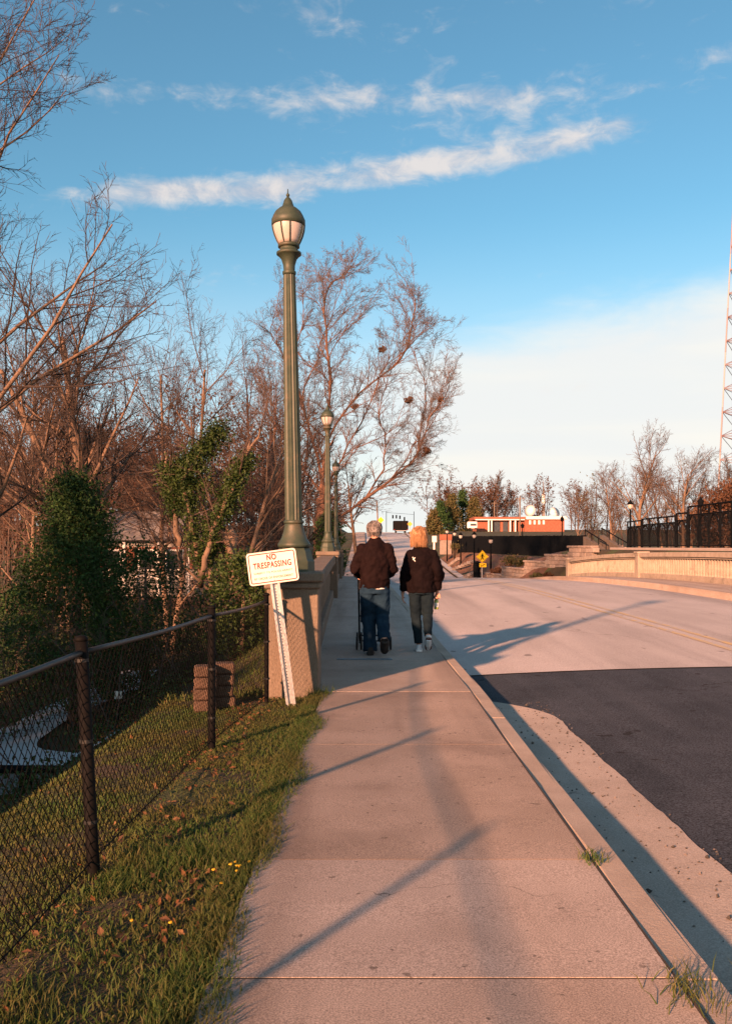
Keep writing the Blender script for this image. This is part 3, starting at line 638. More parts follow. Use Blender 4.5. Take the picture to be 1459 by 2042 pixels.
# ------------------------------------------------------------------ trees
class Tree:
    def __init__(s, seed): s.rg = np.random.default_rng(seed); s.b = {}; s.pend = {}; s.bulk = []
    def put(s, pts, r, lv): s.b.setdefault((len(pts), lv), []).append((pts, r))
    def grow(s, p, dirv, length, r, lv, prm, inside=None):
        rg = s.rg; nseg = prm['seg'][lv]; pts = [np.array(p, float)]; d = np.array(dirv, float); d /= np.linalg.norm(d); step = length / nseg
        for k in range(nseg):
            d = d + rg.normal(0, prm['wig'][lv], 3) + np.array([0, 0, prm['up'][lv]]); d /= np.linalg.norm(d)
            q = pts[-1] + d * step
            pts.append(q)
            if inside is not None and not inside(q): break
        pts = np.array(pts); m = len(pts) - 1
        if m < 1: return
        rad = r * np.linspace(1, prm['tip'][lv], m + 1)
        s.spawn(pts, rad, length, lv, prm, inside)
    def spawn(s, pts, rad, length, lv, prm, inside=None):
        rg = s.rg; m = len(pts) - 1; s.put(pts, rad, lv)
        if lv + 1 >= len(prm['n']) + 1: return
        nch = prm['n'][lv]; L2 = length * prm['len'][lv]
        if lv + 1 == len(prm['n']):
            s.pend.setdefault((m, lv, tuple(prm['n']), prm['rmin'], prm['up'][lv]), (prm, []))[1].append((pts, rad, L2)); return
        for j in range(nch):
            t = prm['st'][lv] + (1 - prm['st'][lv]) * (j + rg.random()) / nch; f = t * m; i = min(int(f), m - 1); w = f - i
            pos = pts[i] * (1 - w) + pts[i + 1] * w; ax = pts[i + 1] - pts[i]; ax /= np.linalg.norm(ax) + 1e-9
            rnd = rg.normal(0, 1, 3); sd = np.cross(ax, rnd); sd /= np.linalg.norm(sd) + 1e-9; ang = R(rg.normal(prm['ang'][lv], prm.get('angv', 9)))
            nd = ax * math.cos(ang) + sd * math.sin(ang)
            rr = max((rad[i] * (1 - w) + rad[i + 1] * w) * prm['rr'][lv], prm['rmin'])
            s.grow(pos, nd, L2 * rg.uniform(.65, 1.25) * (1 - prm.get('tap', .45) * t), rr, lv + 1, prm, inside)
    def finish(s):
        rg = s.rg
        for (m, lv, *_), (prm, lst) in s.pend.items():
            Pp = np.array([x[0] for x in lst]); Rr = np.array([x[1] for x in lst]); L2 = np.array([x[2] for x in lst]); K = len(lst); nch = prm['n'][lv]; st = prm['st'][lv]
            t = st + (1 - st) * (np.arange(nch) + rg.random((K, nch))) / nch; f = t * m; i = np.minimum(f.astype(int), m - 1); w = (f - i)[..., None]; k = np.arange(K)[:, None]
            pos = Pp[k, i] * (1 - w) + Pp[k, i + 1] * w; ax = Pp[k, i + 1] - Pp[k, i]; ax /= np.linalg.norm(ax, axis=2, keepdims=True) + 1e-9
            sd = np.cross(ax, rg.normal(0, 1, ax.shape)); sd /= np.linalg.norm(sd, axis=2, keepdims=True) + 1e-9; an = np.radians(rg.normal(prm['ang'][lv], prm.get('angv', 9), t.shape))[..., None]
            d = (ax * np.cos(an) + sd * np.sin(an)).reshape(-1, 3); ln = (L2[:, None] * rg.uniform(.65, 1.25, t.shape) * (1 - .45 * t)).ravel(); ns = prm['seg'][lv + 1]; q = [pos.reshape(-1, 3)]
            for _ in range(ns):
                d = d + rg.normal(0, prm['wig'][lv + 1], d.shape) + [0, 0, prm['up'][lv + 1]]; d /= np.linalg.norm(d, axis=1, keepdims=True); q.append(q[-1] + d * (ln / ns)[:, None])
            r0 = np.maximum((Rr[k, i] * (1 - w[..., 0]) + Rr[k, i + 1] * w[..., 0]) * prm['rr'][lv], prm['rmin']).ravel()
            s.bulk.append((lv + 1, np.stack(q, 1), r0[:, None] * np.linspace(1, prm['tip'][lv + 1], ns + 1)))
        s.pend = {}
    def meshes(s, split):
        s.finish(); A, Bm = MB(), MB()
        for lv, p_, r_ in s.bulk: (A if lv <= split else Bm).tubes(p_, r_, (9, 5, 4, 3, 3, 3)[lv])
        for (n, lv), lst in s.b.items():
            pts = np.array([x[0] for x in lst]); rad = np.array([x[1] for x in lst])
            (A if lv <= split else Bm).tubes(pts, rad, (9, 5, 4, 3, 3, 3)[lv])
        return A, Bm
    def tips(s, lv): return np.concatenate([np.array([x[0][-1] for x in l]) for (n, v), l in s.b.items() if v == lv])
    def pts(s, lv): return np.concatenate([x[0] for (n, v), l in s.b.items() if v == lv for x in l])
def tree_thing(name, label, tr, base, split=1, mt=None, mw=None, group=None):
    t = thing(name, label, 'tree', tuple(base), group); a, b = tr.meshes(split)
    part('trunk', a, mt or m_bark, t, True); part('crown', b, mw or m_twig, t); return t
def foliage(pts, n, spread, size, flat=3.0):
    i = rng.integers(0, len(pts), n); p = pts[i] + rng.normal(0, spread, (n, 3)); return leaves(p, size, flat)
# big round bare tree behind the second lamp
def big_tree():
    base = np.array([-3.2, 63., -.9]); tr = Tree(11); cen = np.array([-1.0, 63., 13.4]); rad = np.array([7.7, 6.6, 9.3]); rg = np.random.default_rng(5)
    prm = dict(seg=[7, 3, 2, 1, 1], wig=[.04, .09, .11, .12, .15], up=[.018, .03, .04, .04, .02], tip=[.2, .25, .35, .5, .5], n=[11, 6, 4], len=[.26, .50, .62], st=[.2, .12, .12], tap=.4, ang=[34, 36, 38], rr=[.55, .6, .7], rmin=.0075, angv=11)
    tr.put(np.array([base + [0, 0, -.8], base + [0, 0, .4], base + [.05, 0, 1.8], base + [.1, 0, 3.4], base + [.15, 0, 5.2]]), np.array([.95, .72, .58, .52, .42]), 0)
    # targets spread evenly through a round crown; each new branch leaves the tree where the way to its target is shortest
    NS = 165; tg = []
    for k in range(NS):
        cz = 1 - (k + .5) / NS * 1.72; sz = math.sqrt(max(0, 1 - cz * cz)); a = 2.399963 * k
        tg.append(cen + rad * rg.uniform(.50, 1.0) ** .5 * np.array([sz * math.cos(a), sz * math.sin(a), cz]))
    tg += [np.array(P(px, py, 63 + rg.uniform(-3, 3))) for px, py in ((893, 925), (882, 850), (890, 790), (868, 880), (850, 955), (838, 905), (820, 975), (870, 760), (862, 985), (500, 900), (492, 830), (520, 950), (505, 760))]
    order = list(rg.permutation(len(tg))); stems = [dict(p=np.array([base + [.15, 0, z] for z in np.linspace(2.4, 5.6, 6)]), par=None, dep=np.linspace(0, 3.2, 6))]
    for k in order:
        g = tg[k]; best = None
        for si, st in enumerate(stems):
            n_ = len(st['p']); lim = n_ if si == 0 else int(n_ * .72); q = st['p'][:lim]; dd_ = np.linalg.norm(g - q, axis=1); cost = dd_ + .62 * st['dep'][:lim] + 1.2 * np.maximum(q[:, 2] - g[2] + 1.0, 0); j = int(np.argmin(cost))
            if best is None or cost[j] < best[0]: best = (cost[j], si, j)
        _, si, j = best; st = stems[si]; p0 = st['p'][j]; tn = st['p'][min(j + 1, len(st['p']) - 1)] - st['p'][max(j - 1, 0)]; tn = tn / (np.linalg.norm(tn) + 1e-9); v = g - p0; L_ = np.linalg.norm(v)
        c1 = p0 + tn * L_ * .28 + v * .12; n_ = max(5, int(L_ / .9)); tt = np.linspace(0, 1, n_ + 1)[:, None]
        pts = p0 * (1 - tt) ** 2 + 2 * c1 * tt * (1 - tt) + g * tt ** 2; pts[1:] += rg.normal(0, .05, (n_, 3)) + np.cumsum(rg.normal(0, .05, (n_, 3)), 0)
        stems.append(dict(p=pts, par=(si, j), dep=st['dep'][j] + np.linspace(0, L_, n_ + 1), L=L_))
    cnt = [np.ones(len(st['p'])) for st in stems]
    for i in range(len(stems) - 1, 0, -1):
        si, j = stems[i]['par']; cnt[si][:j + 1] += cnt[i][0]
    for i, st in enumerate(stems):
        n_ = len(st['p']); rr = .023 * np.sqrt(cnt[i]) * np.linspace(1, .35, n_) if i else np.full(n_, .42)
        if i == 0: tr.put(st['p'], rr, 0); continue
        tr.spawn(st['p'], rr, max(st['L'], 5.5), 0, dict(prm, n=[max(4, int(st['L'] * 1.2)) + 4, 8, 4]))
    t = tree_thing('bare_tree', 'large round bare tree rising behind the second street lamp', tr, base, 1, m_barkr, m_twigg)
    return tr
bt = big_tree()
for k, (a, b, sz) in enumerate(((707, 811, .24), (762, 697, .24), (815, 799, .34), (878, 797, .2), (851, 899, .30))):
    p = P(a, b, 61.0); n = 130; pts = np.array(p) + rng.normal(0, sz * .36, (n, 3)) * [1, 1, .8]
    single('squirrel_nest', leaves(pts, .13, 3.), m_brownleaf, ('dark leaf nest above the second street lamp', 'leaf nest high in the middle of the big bare tree', 'largest leaf nest right of centre in the big bare tree', 'small leaf nest at the right edge of the big bare tree', 'lowest leaf nest on the right of the big bare tree')[k], 'nest', group='leaf nests in the big tree')
PRM = dict(seg=[7, 5, 4, 3, 1], wig=[.07, .10, .12, .14, .16], up=[.03, .06, .06, .05, .03], tip=[.3, .25, .3, .35, .5], n=[8, 7, 5, 3], len=[.55, .55, .55, .6], st=[.25, .15, .15, .15], ang=[38, 38, 38, 40], rr=[.6, .6, .6, .7], rmin=.006, angv=12)
def left_trees():
    prs = dict(PRM, rr=[.5, .55, .6, .7], n=[13, 9, 5, 4], st=[.2, .12, .1, .1])
    # twin-trunk tree
    b = np.array(P(228, 1130, 31)); b[2] = float(T(b[0], b[1])) - .1; tr = Tree(21)
    for (dx, dz, l, r) in ((-.24, 1, 13.2, .30), (-.10, 1, 12.4, .23)):
        tr.grow(b + [.1 * (dx + .2), 0, 0], (dx, .02, dz), l, r, 0, dict(PRM, st=[.42, .12, .12, .1], rr=[.5, .55, .6, .7], n=[16, 11, 7, 4], ang=[42, 38, 38, 40], len=[.46, .55, .55, .6], tip=[.3, .25, .3, .35, .5], up=[.0, .07, .06, .05, .03]))
    tree_thing('bare_tree', 'bare tree with two close sunlit trunks behind the green juniper', tr, b)
    # near tree reaching in from the left edge
    b = np.array([-10.0, 22., 0.]); b[2] = float(T(b[0], b[1])) - .1; tr = Tree(34)
    tr.grow(b, (.0, 0, 1), 19.5, .36, 0, dict(PRM, st=[.24, .12, .12, .1], rr=[.30, .5, .55, .7], rmin=.006, n=[40, 12, 7, 5], len=[.34, .5, .5, .55], tip=[.15, .25, .3, .35, .5], ang=[52, 38, 38, 40], up=[.0, .06, .06, .05, .03]))
    tree_thing('bare_tree', 'tall bare tree whose branches reach in from the left edge', tr, b)
    # slender trees between
    for k, (px, d, h, r, lean, sd, lb) in enumerate(((430, 36, 11.5, .14, .12, 41, 'slender bare tree rising left of the tall street lamp'), (505, 44, 11.5, .15, .05, 42, 'reddish bare tree directly left of the tall street lamp'), (330, 40, 12.5, .14, .1, 43, 'thin bare tree between the twin trunks and the ivy tree'),
                                                      (55, 38, 11., .13, .0, 44, 'thin pair of pale stems at the far left of the wood'), (130, 44, 13., .15, -.06, 45, 'bare tree behind the juniper at the left'), (560, 50, 11.0, .13, .05, 46, 'low bare tree just behind the tall lamp shaft'))):
        b = np.array(P(px, 1100, d)); b[2] = float(T(b[0], b[1])) - .2; tr = Tree(sd)
        for j in range(2): tr.grow(b + [j * .25, 0, 0], (lean + (j - .5) * .22, .03, 1), h * (1 - .12 * j), r, 0, prs)
        tree_thing('bare_tree', lb, tr, b, 1, m_barkr if k in (1, 5) else m_bark, m_twigr)
    # ivy tree with a broken lit stub
    b = np.array(P(466, 1160, 25)); b[2] = float(T(b[0], b[1])) - .2; top = P(458, 1055, 25); t = thing('ivy_tree', 'ivy-covered leaning tree with a broken sunlit trunk, left of the sign', 'tree', tuple(b))
    A = MB(); A.tube([b, np.array(P(474, 1200, 25)), np.array(P(468, 1140, 25)), np.array(P(459, 1095, 25)), np.array(P(461, 1070, 25)), np.array(P(453, 1050, 25))], [.30, .24, .19, .17, .18, .12], 10)
    stems = [[(400, 1170), (395, 1100), (380, 1030), (362, 960), (400, 900), (438, 850)], [(462, 1110), (440, 1040), (455, 980), (490, 915), (520, 850)], [(400, 1150), (425, 1060), (470, 960), (500, 880)], [(355, 1090), (350, 1020), (335, 960), (330, 900)]]
    SP = []
    for s in stems:
        q = np.array([P(a, c, 25 + .5 * random.uniform(-1, 1)) for a, c in s]); tt = np.linspace(0, len(q) - 1, 16)
        q = np.stack([np.interp(tt, range(len(q)), q[:, k]) for k in range(3)], -1); q += rng.normal(0, .03, q.shape); A.tube(q, np.linspace(.09, .03, 16), 6); SP.append(q)
    part('trunk', A, m_bark, t, True)
    tr = Tree(55)
    for q in SP:
        for j in range(7):
            p = q[rng.integers(3, 16)]; tr.grow(p, rng.normal(0, 1, 3) + [0, 0, .5], 1.5, .022, 2, PRM)
    a2, b2 = tr.meshes(0); part('crown', b2, m_twigr, t)
    cl = np.concatenate([SP[0][2:15], SP[1][5:12], SP[2][4:12], SP[3][5:13]]); extra = np.array([P(a, c, 24.9) for a, c in ((345, 940), (365, 925), (390, 905), (415, 890), (430, 870), (350, 970), (375, 960), (400, 940), (355, 1000), (380, 1000), (405, 970), (410, 1040), (430, 1090), (410, 1110), (490, 920), (470, 960), (460, 1000), (435, 860))])
    part('ivy', merge(foliage(cl, 9500, .13, .045), foliage(extra, 9500, .17, .045)), m_ivy, t)
left_trees()
def juniper(name, label, base, h, r, n, mat, seed, shape='cone', leafs=.06, group=None):
    rg = np.random.default_rng(seed); t = thing(name, label, 'tree' if h > 3 else 'shrub', tuple(base), group)
    part('trunk', MB().tube([base, np.array(base) + [.05, 0, h * .5], np.array(base) + [0, 0, h * .92]], [h * .03, h * .02, .02], 7), m_bark, t, True)
    nc = 420 if n > 20000 else 260; cz = rg.random(nc) ** .8 * h; prof = (1 - cz / h) ** .85 if shape == 'cone' else np.sqrt(np.clip(1 - (2 * cz / h - .9) ** 2 * .83, .03, 1)); a = rg.uniform(0, 2 * math.pi, nc)
    rr = r * prof * rg.uniform(.35, 1.12, nc); cc = np.stack([np.cos(a) * rr, np.sin(a) * rr, cz], -1) + np.array(base)
    i = rg.integers(0, nc, n); sc_ = r * (.10 if n > 20000 else .13); p = cc[i] + rg.normal(0, 1, (n, 3)) * [sc_, sc_, sc_ * .8]
    part('crown', leaves(p, leafs, 3.), mat, t); return t
def onT(px, d, dz=-.1):
    x = (px - HX) / F * d; return (x, d, float(T(x, d)) + dz)
juniper('juniper', 'dense dark green juniper behind the chain-link fence', onT(150, 27), 7.3, 3.1, 52000, m_cedar, 3, leafs=.05)
juniper('juniper', 'low spreading evergreen behind the curved path at the far left', onT(35, 34, 0), 3.6, 1.8, 9000, m_cedar, 4, leafs=.06)
juniper('juniper', 'dark evergreen bush between the juniper and the ivy tree', onT(290, 30), 5.2, 1.9, 9000, m_cedar, 5, 'round', .06)
juniper('undergrowth_bush', 'dark leafy bush at the foot of the broken ivy trunk', onT(482, 23.5), 2.7, 1.1, 7000, m_ivy, 9, 'round', .05)
juniper('cedar_tree', 'slim dark cedar beside the street at the end of the left balustrade', (-2.35, 58, float(T(-2.35, 58)) - .1), 4.6, .95, 7000, m_cedar, 6, 'round', .09)
# ivy and bramble mats on the low ground
mats = np.stack([rng.uniform(-18, -3.5, 900), rng.uniform(13, 46, 900)], -1); mats = mats[(mats[:, 0] > -.62 * mats[:, 1])]
dist = np.min(np.hypot(mats[:, 0:1] - px_[None], mats[:, 1:2] - py_[None]) - pw_[None], axis=1); keep = dist > .6; mats = mats[keep]
mz = T(mats[:, 0], mats[:, 1]); sel = mats[:, 0] - XO(mats[:, 1]) < -4.2; mats = mats[sel]; mz = mz[sel]
mp = np.stack([mats[:, 0], mats[:, 1], mz + .12], -1)
single('ground_ivy', foliage(mp, 26000, .25, .06, 1.5), m_ivy, 'low dark ivy and bramble over the ground below the bank', 'ivy', kind='stuff')
# brambles: thin arching twigs
tr = Tree(77); prb = dict(PRM, wig=[.1, .16, .18, .2, .2], up=[0, -.02, .0, 0, 0])
for k in range(100):
    d = rng.uniform(22, 48); x = rng.uniform(-.43, -.06) * d
    if x - float(XO(d)) > -4: continue
    z = float(T(x, d)); tr.grow((x, d, z), (rng.normal(0, .5), rng.normal(0, .4), 1), rng.uniform(1.5, 4.0), .022, 1, prb)
a, b = tr.meshes(0); single('undergrowth', b, m_twigr, 'tangle of bare brambles and saplings below the trees', 'undergrowth', kind='stuff')
# the wood behind, one mass: trunks, twigs and clinging brown leaves
def wood(name, label, spots, hs, seed, leafmat=None, nleaf=0, leafs=.12, split=False, nbr=(9, 6, 3)):
    protos = []
    for k in range(4):
        tr = Tree(seed + k); tr.grow((0, 0, 0), (rng.normal(0, .05), 0, 1), 1.0, .014, 0, dict(PRM, seg=[5, 3, 2, 1, 1], n=list(nbr), rmin=.0008, rr=[.5, .55, .6, .7], st=[.2, .1, .1, .1], ang=[36, 36, 38, 40]))
        A, Bm = tr.meshes(9); protos.append((np.concatenate(A.v), [np.concatenate(A.q) if A.q else None, np.concatenate(A.t) if A.t else None], tr.pts(2)))
    mb = MB(); lp = []
    for k, ((x, d), h) in enumerate(zip(spots, hs)):
        v, (q, t), tp = protos[k % 4]; a = rng.uniform(0, 6.28); c, s = math.cos(a), math.sin(a); Rm = np.array([[c, -s, 0], [s, c, 0], [0, 0, 1]]) * h; o = np.array([x, d, float(T(x, d)) - .2])
        mb.add(v @ Rm.T + o, q, t); lp.append(tp @ Rm.T + o)
    o = single(name, mb, m_twigr, label, 'wood', kind='stuff')
    if nleaf:
        part('clinging_leaves', foliage(np.concatenate(lp), nleaf, .25, leafs), leafmat, o)['kind'] = 'stuff'
sp = [(rng.uniform(-.5, -.075) * d, d) for d in rng.uniform(62, 105, 64)]
wood('woodland', 'brown bare wood filling the background behind the left trees', sp, rng.uniform(7.5, 12.5, 64), 100, m_brownleaf, 28000, .14, nbr=(9, 6, 3))
sp = [(rng.uniform(-.46, -.085) * d, d) for d in rng.uniform(46, 62, 52)]
wood('thicket', 'low thicket of saplings with clinging red-brown leaves', sp, rng.uniform(5., 9.5, 52), 140, m_brownleaf, 26000, .10, nbr=(8, 6, 3))
# trees added outside the frame, lower left, to shade the low ground
for k, (x, d, h) in enumerate(((-15., -3.5, 11.), (-17.5, 1.5, 13.), (-13.2, -8.0, 9.2), (-18., 7., 13.5), (-20.5, 12., 12.5))):
    juniper('cedar_tree', ('cedar', 'second cedar', 'third cedar', 'fourth cedar', 'fifth cedar')[k] + ' added out of view to shade the low ground', (x, d, float(T(x, d)) - .1), h, 3.0, 5000, m_cedar, 200 + k, 'round', .3, 'unseen cedars added for shade')

# ------------------------------------------------------------------ people
def remesh(mb, vox, it=3, wrinkle=0.0, wsize=.12, seed=0):
    o = bpy.data.objects.new('tmp', mb.mesh('tmp')); C.objects.link(o)
    m = o.modifiers.new('r', 'REMESH'); m.mode = 'VOXEL'; m.voxel_size = vox; m.use_smooth_shade = True
    if it: s = o.modifiers.new('s', 'SMOOTH'); s.iterations = it; s.factor = .5
    if wrinkle:
        tx = bpy.data.textures.new('folds', 'CLOUDS'); tx.noise_scale = wsize; tx.noise_depth = 2
        d = o.modifiers.new('d', 'DISPLACE'); d.texture = tx; d.strength = wrinkle; d.mid_level = .5; d.texture_coords = 'GLOBAL'
    dg = bpy.context.evaluated_depsgraph_get(); me = bpy.data.meshes.new_from_object(o.evaluated_get(dg)); bpy.data.objects.remove(o)
    me.materials.clear(); me.polygons.foreach_set('use_smooth', np.ones(len(me.polygons), bool)); return me
def put(name, me, mat, parent, origin, label=None):
    me.materials.append(mat); v = np.zeros(len(me.vertices) * 3, np.float32); me.vertices.foreach_get('co', v)
    v = v.reshape(-1, 3) + np.array(origin, np.float32); me.vertices.foreach_set('co', v.ravel()); me.update(); me.name = name
    o = link(name, me, parent)
    if label: o['label'] = label
    return o
def limb(mb, pts, rad, sides=14, n=4):
    pts = np.array(pts, float); rad = np.array(rad, float); tt = np.linspace(0, len(pts) - 1, (len(pts) - 1) * n + 1)
    q = np.stack([np.interp(tt, range(len(pts)), pts[:, k]) for k in range(3)], -1); mb.tube(q, np.interp(tt, range(len(pts)), rad), sides); 
    return mb
def ball(mb, c, r, seg=12):
    rx, ry, rz = r; rg = []
    for k in range(1, 9):
        a = -math.pi / 2 + math.pi * k / 9; rg.append((c[0], c[1], c[2] + rz * math.sin(a), rx * math.cos(a), ry * math.cos(a)))
    return mb.rings([(c[0], c[1], c[2] - rz, rx * .05, ry * .05)] + rg + [(c[0], c[1], c[2] + rz, rx * .05, ry * .05)], seg)
def hand(mb, wrist, dirv, palm_n, curl, thumb_side, s=1.0):
    """palm, four bent fingers of unequal length and a thumb from the palm's side"""
    w = np.array(wrist, float); d = np.array(dirv, float); d /= np.linalg.norm(d); n = np.array(palm_n, float); n -= d * n.dot(d); n /= np.linalg.norm(n); sd = np.cross(n, d) * thumb_side
    limb(mb, [w - d * .03, w + d * .02 * s], [.025 * s, .027 * s], 10, 2)
    for k in (-1.5, -.5, .5, 1.5): limb(mb, [w, w + d * .085 * s + sd * k * .019 * s], [.016 * s, .015 * s], 8, 2)
    for k, l in ((1.5, .066), (.5, .078), (-.5, .073), (-1.5, .056)):
        p = w + d * .085 * s + sd * k * .019 * s; q = [p]; ang = 0
        for j in range(3):
            ang += curl[j]; q.append(q[-1] + (d * math.cos(ang) + n * math.sin(ang)) * l * s / 2.6)
        limb(mb, q, [.0115 * s, .011 * s, .010 * s, .008 * s], 8, 2)
    p = w + d * .03 * s + sd * .028 * s; limb(mb, [p, p + (sd * .7 + d * .7 + n * .25) * .035 * s, p + (sd * .6 + d * .9 + n * .6) * .062 * s], [.015 * s, .013 * s, .010 * s], 8, 2)
def head(mb, c, s=1.0):
    x, y, z = c
    mb.rings([(x, y + .015, z - .115 * s, .03 * s, .04 * s), (x, y + .02, z - .10 * s, .05 * s, .065 * s), (x, y + .012, z - .05 * s, .066 * s, .088 * s), (x, y, z, .074 * s, .098 * s), (x, y - .006, z + .05 * s, .075 * s, .098 * s), (x, y - .006, z + .085 * s, .06 * s, .08 * s), (x, y - .006, z + .112 * s, .03 * s, .04 * s)], 20)
    for sg in (-1, 1): ball(mb, (x + sg * .076 * s, y - .002, z - .012 * s), (.011 * s, .022 * s, .033 * s), 10)
    mb.tube([(x, y + .092 * s, z + .02 * s), (x, y + .112 * s, z - .025 * s), (x, y + .095 * s, z - .035 * s)], [.010, .016, .010], 8)      # nose
    for sg in (-1, 1): ball(mb, (x + sg * .03 * s, y + .086 * s, z + .018 * s), (.015 * s, .012 * s, .010 * s), 8)                             # brow and lids
    ball(mb, (x, y + .092 * s, z - .062 * s), (.026 * s, .012 * s, .009 * s), 8)                                                            # lips
m_skin = pmat('skin', (.36, .20, .14), (.42, .24, .18), 12, .55, spec=.4)
m_jackM = pmat('maroon_jacket_cloth', (.0068, .0034, .0038), (.011, .0058, .006), 9, .85, .5, 160, spec=.06, bdist=.004)
m_jackW = pmat('dark_wine_jacket_cloth', (.0045, .0026, .0032), (.0075, .0042, .0048), 9, .8, .5, 160, spec=.06, bdist=.004)
m_jeanM = pmat('blue_denim', (.008, .022, .042), (.015, .036, .062), 5, .9, .5, 200, spec=.06, bdist=.003, c3=(.022, .045, .07), s3=3.5, t3=(.55, .75))
m_jeanW = pmat('dark_denim', (.006, .012, .018), (.010, .019, .026), 5, .9, .5, 200, spec=.06, bdist=.003, c3=(.018, .03, .034), s3=4, t3=(.56, .75))
m_hairG = pmat('grey_hair', (.10, .09, .088), (.22, .20, .195), 50, .7, .8, 120, stretch=(1, 1, .3))
m_hairB = pmat('strawberry_blonde_hair', (.22, .115, .055), (.37, .21, .11), 45, .6, .9, 100, stretch=(1, 1, .25), bdist=.01)
m_shoeD = pmat('black_shoe', (.015, .013, .013), (.03, .025, .024), 20, .7)
m_shoeW = pmat('white_shoe', (.45, .48, .53), (.54, .57, .61), 20, .6)
m_sole = pmat('dark_red_sole', (.06, .025, .022), (.09, .04, .035), 20, .8)
m_soleW = pmat('white_sole', (.7, .7, .72), (.76, .76, .78), 20, .7)
def shoe(mb, toe, heel, w=.048, h=.055):
    toe = np.array(toe, float); heel = np.array(heel, float); d = toe - heel
    limb(mb, [heel + d * .05 + [0, 0, h * .6], heel + d * .35 + [0, 0, h * .62], heel + d * .75 + [0, 0, h * .42], heel + d * .97 + [0, 0, h * .36]], [w * .85, w * .9, w, w * .72], 12, 3)
    limb(mb, [heel + d * .18 + [0, 0, h], heel + d * .2 + [0, 0, h * 1.8]], [w * .85, w * .75], 10, 2)
def sole(mb, toe, heel, w=.045, th=.022):
    toe = np.array(toe, float); heel = np.array(heel, float); d = toe - heel; L = np.linalg.norm(d); d = d / L; sd = np.cross(d, [0, 0, 1.]); sd /= np.linalg.norm(sd); up = np.cross(sd, d)
    out = [(-.02, .5), (.0, .8), (.12, .92), (.4, .85), (.7, 1.05), (.88, .95), (1.0, .55), (1.03, .2)]
    A = [heel + d * L * t + sd * w * k for t, k in out] + [heel + d * L * t - sd * w * k for t, k in out[::-1]]; n = len(A)
    v = A + [a + up * th for a in A] + [np.mean(A, 0), np.mean(A, 0) + up * th]
    return mb.add(v, [[k, (k + 1) % n, n + (k + 1) % n, n + k] for k in range(n)], [[2 * n, (k + 1) % n, k] for k in range(n)] + [[2 * n + 1, n + k, n + (k + 1) % n] for k in range(n)])
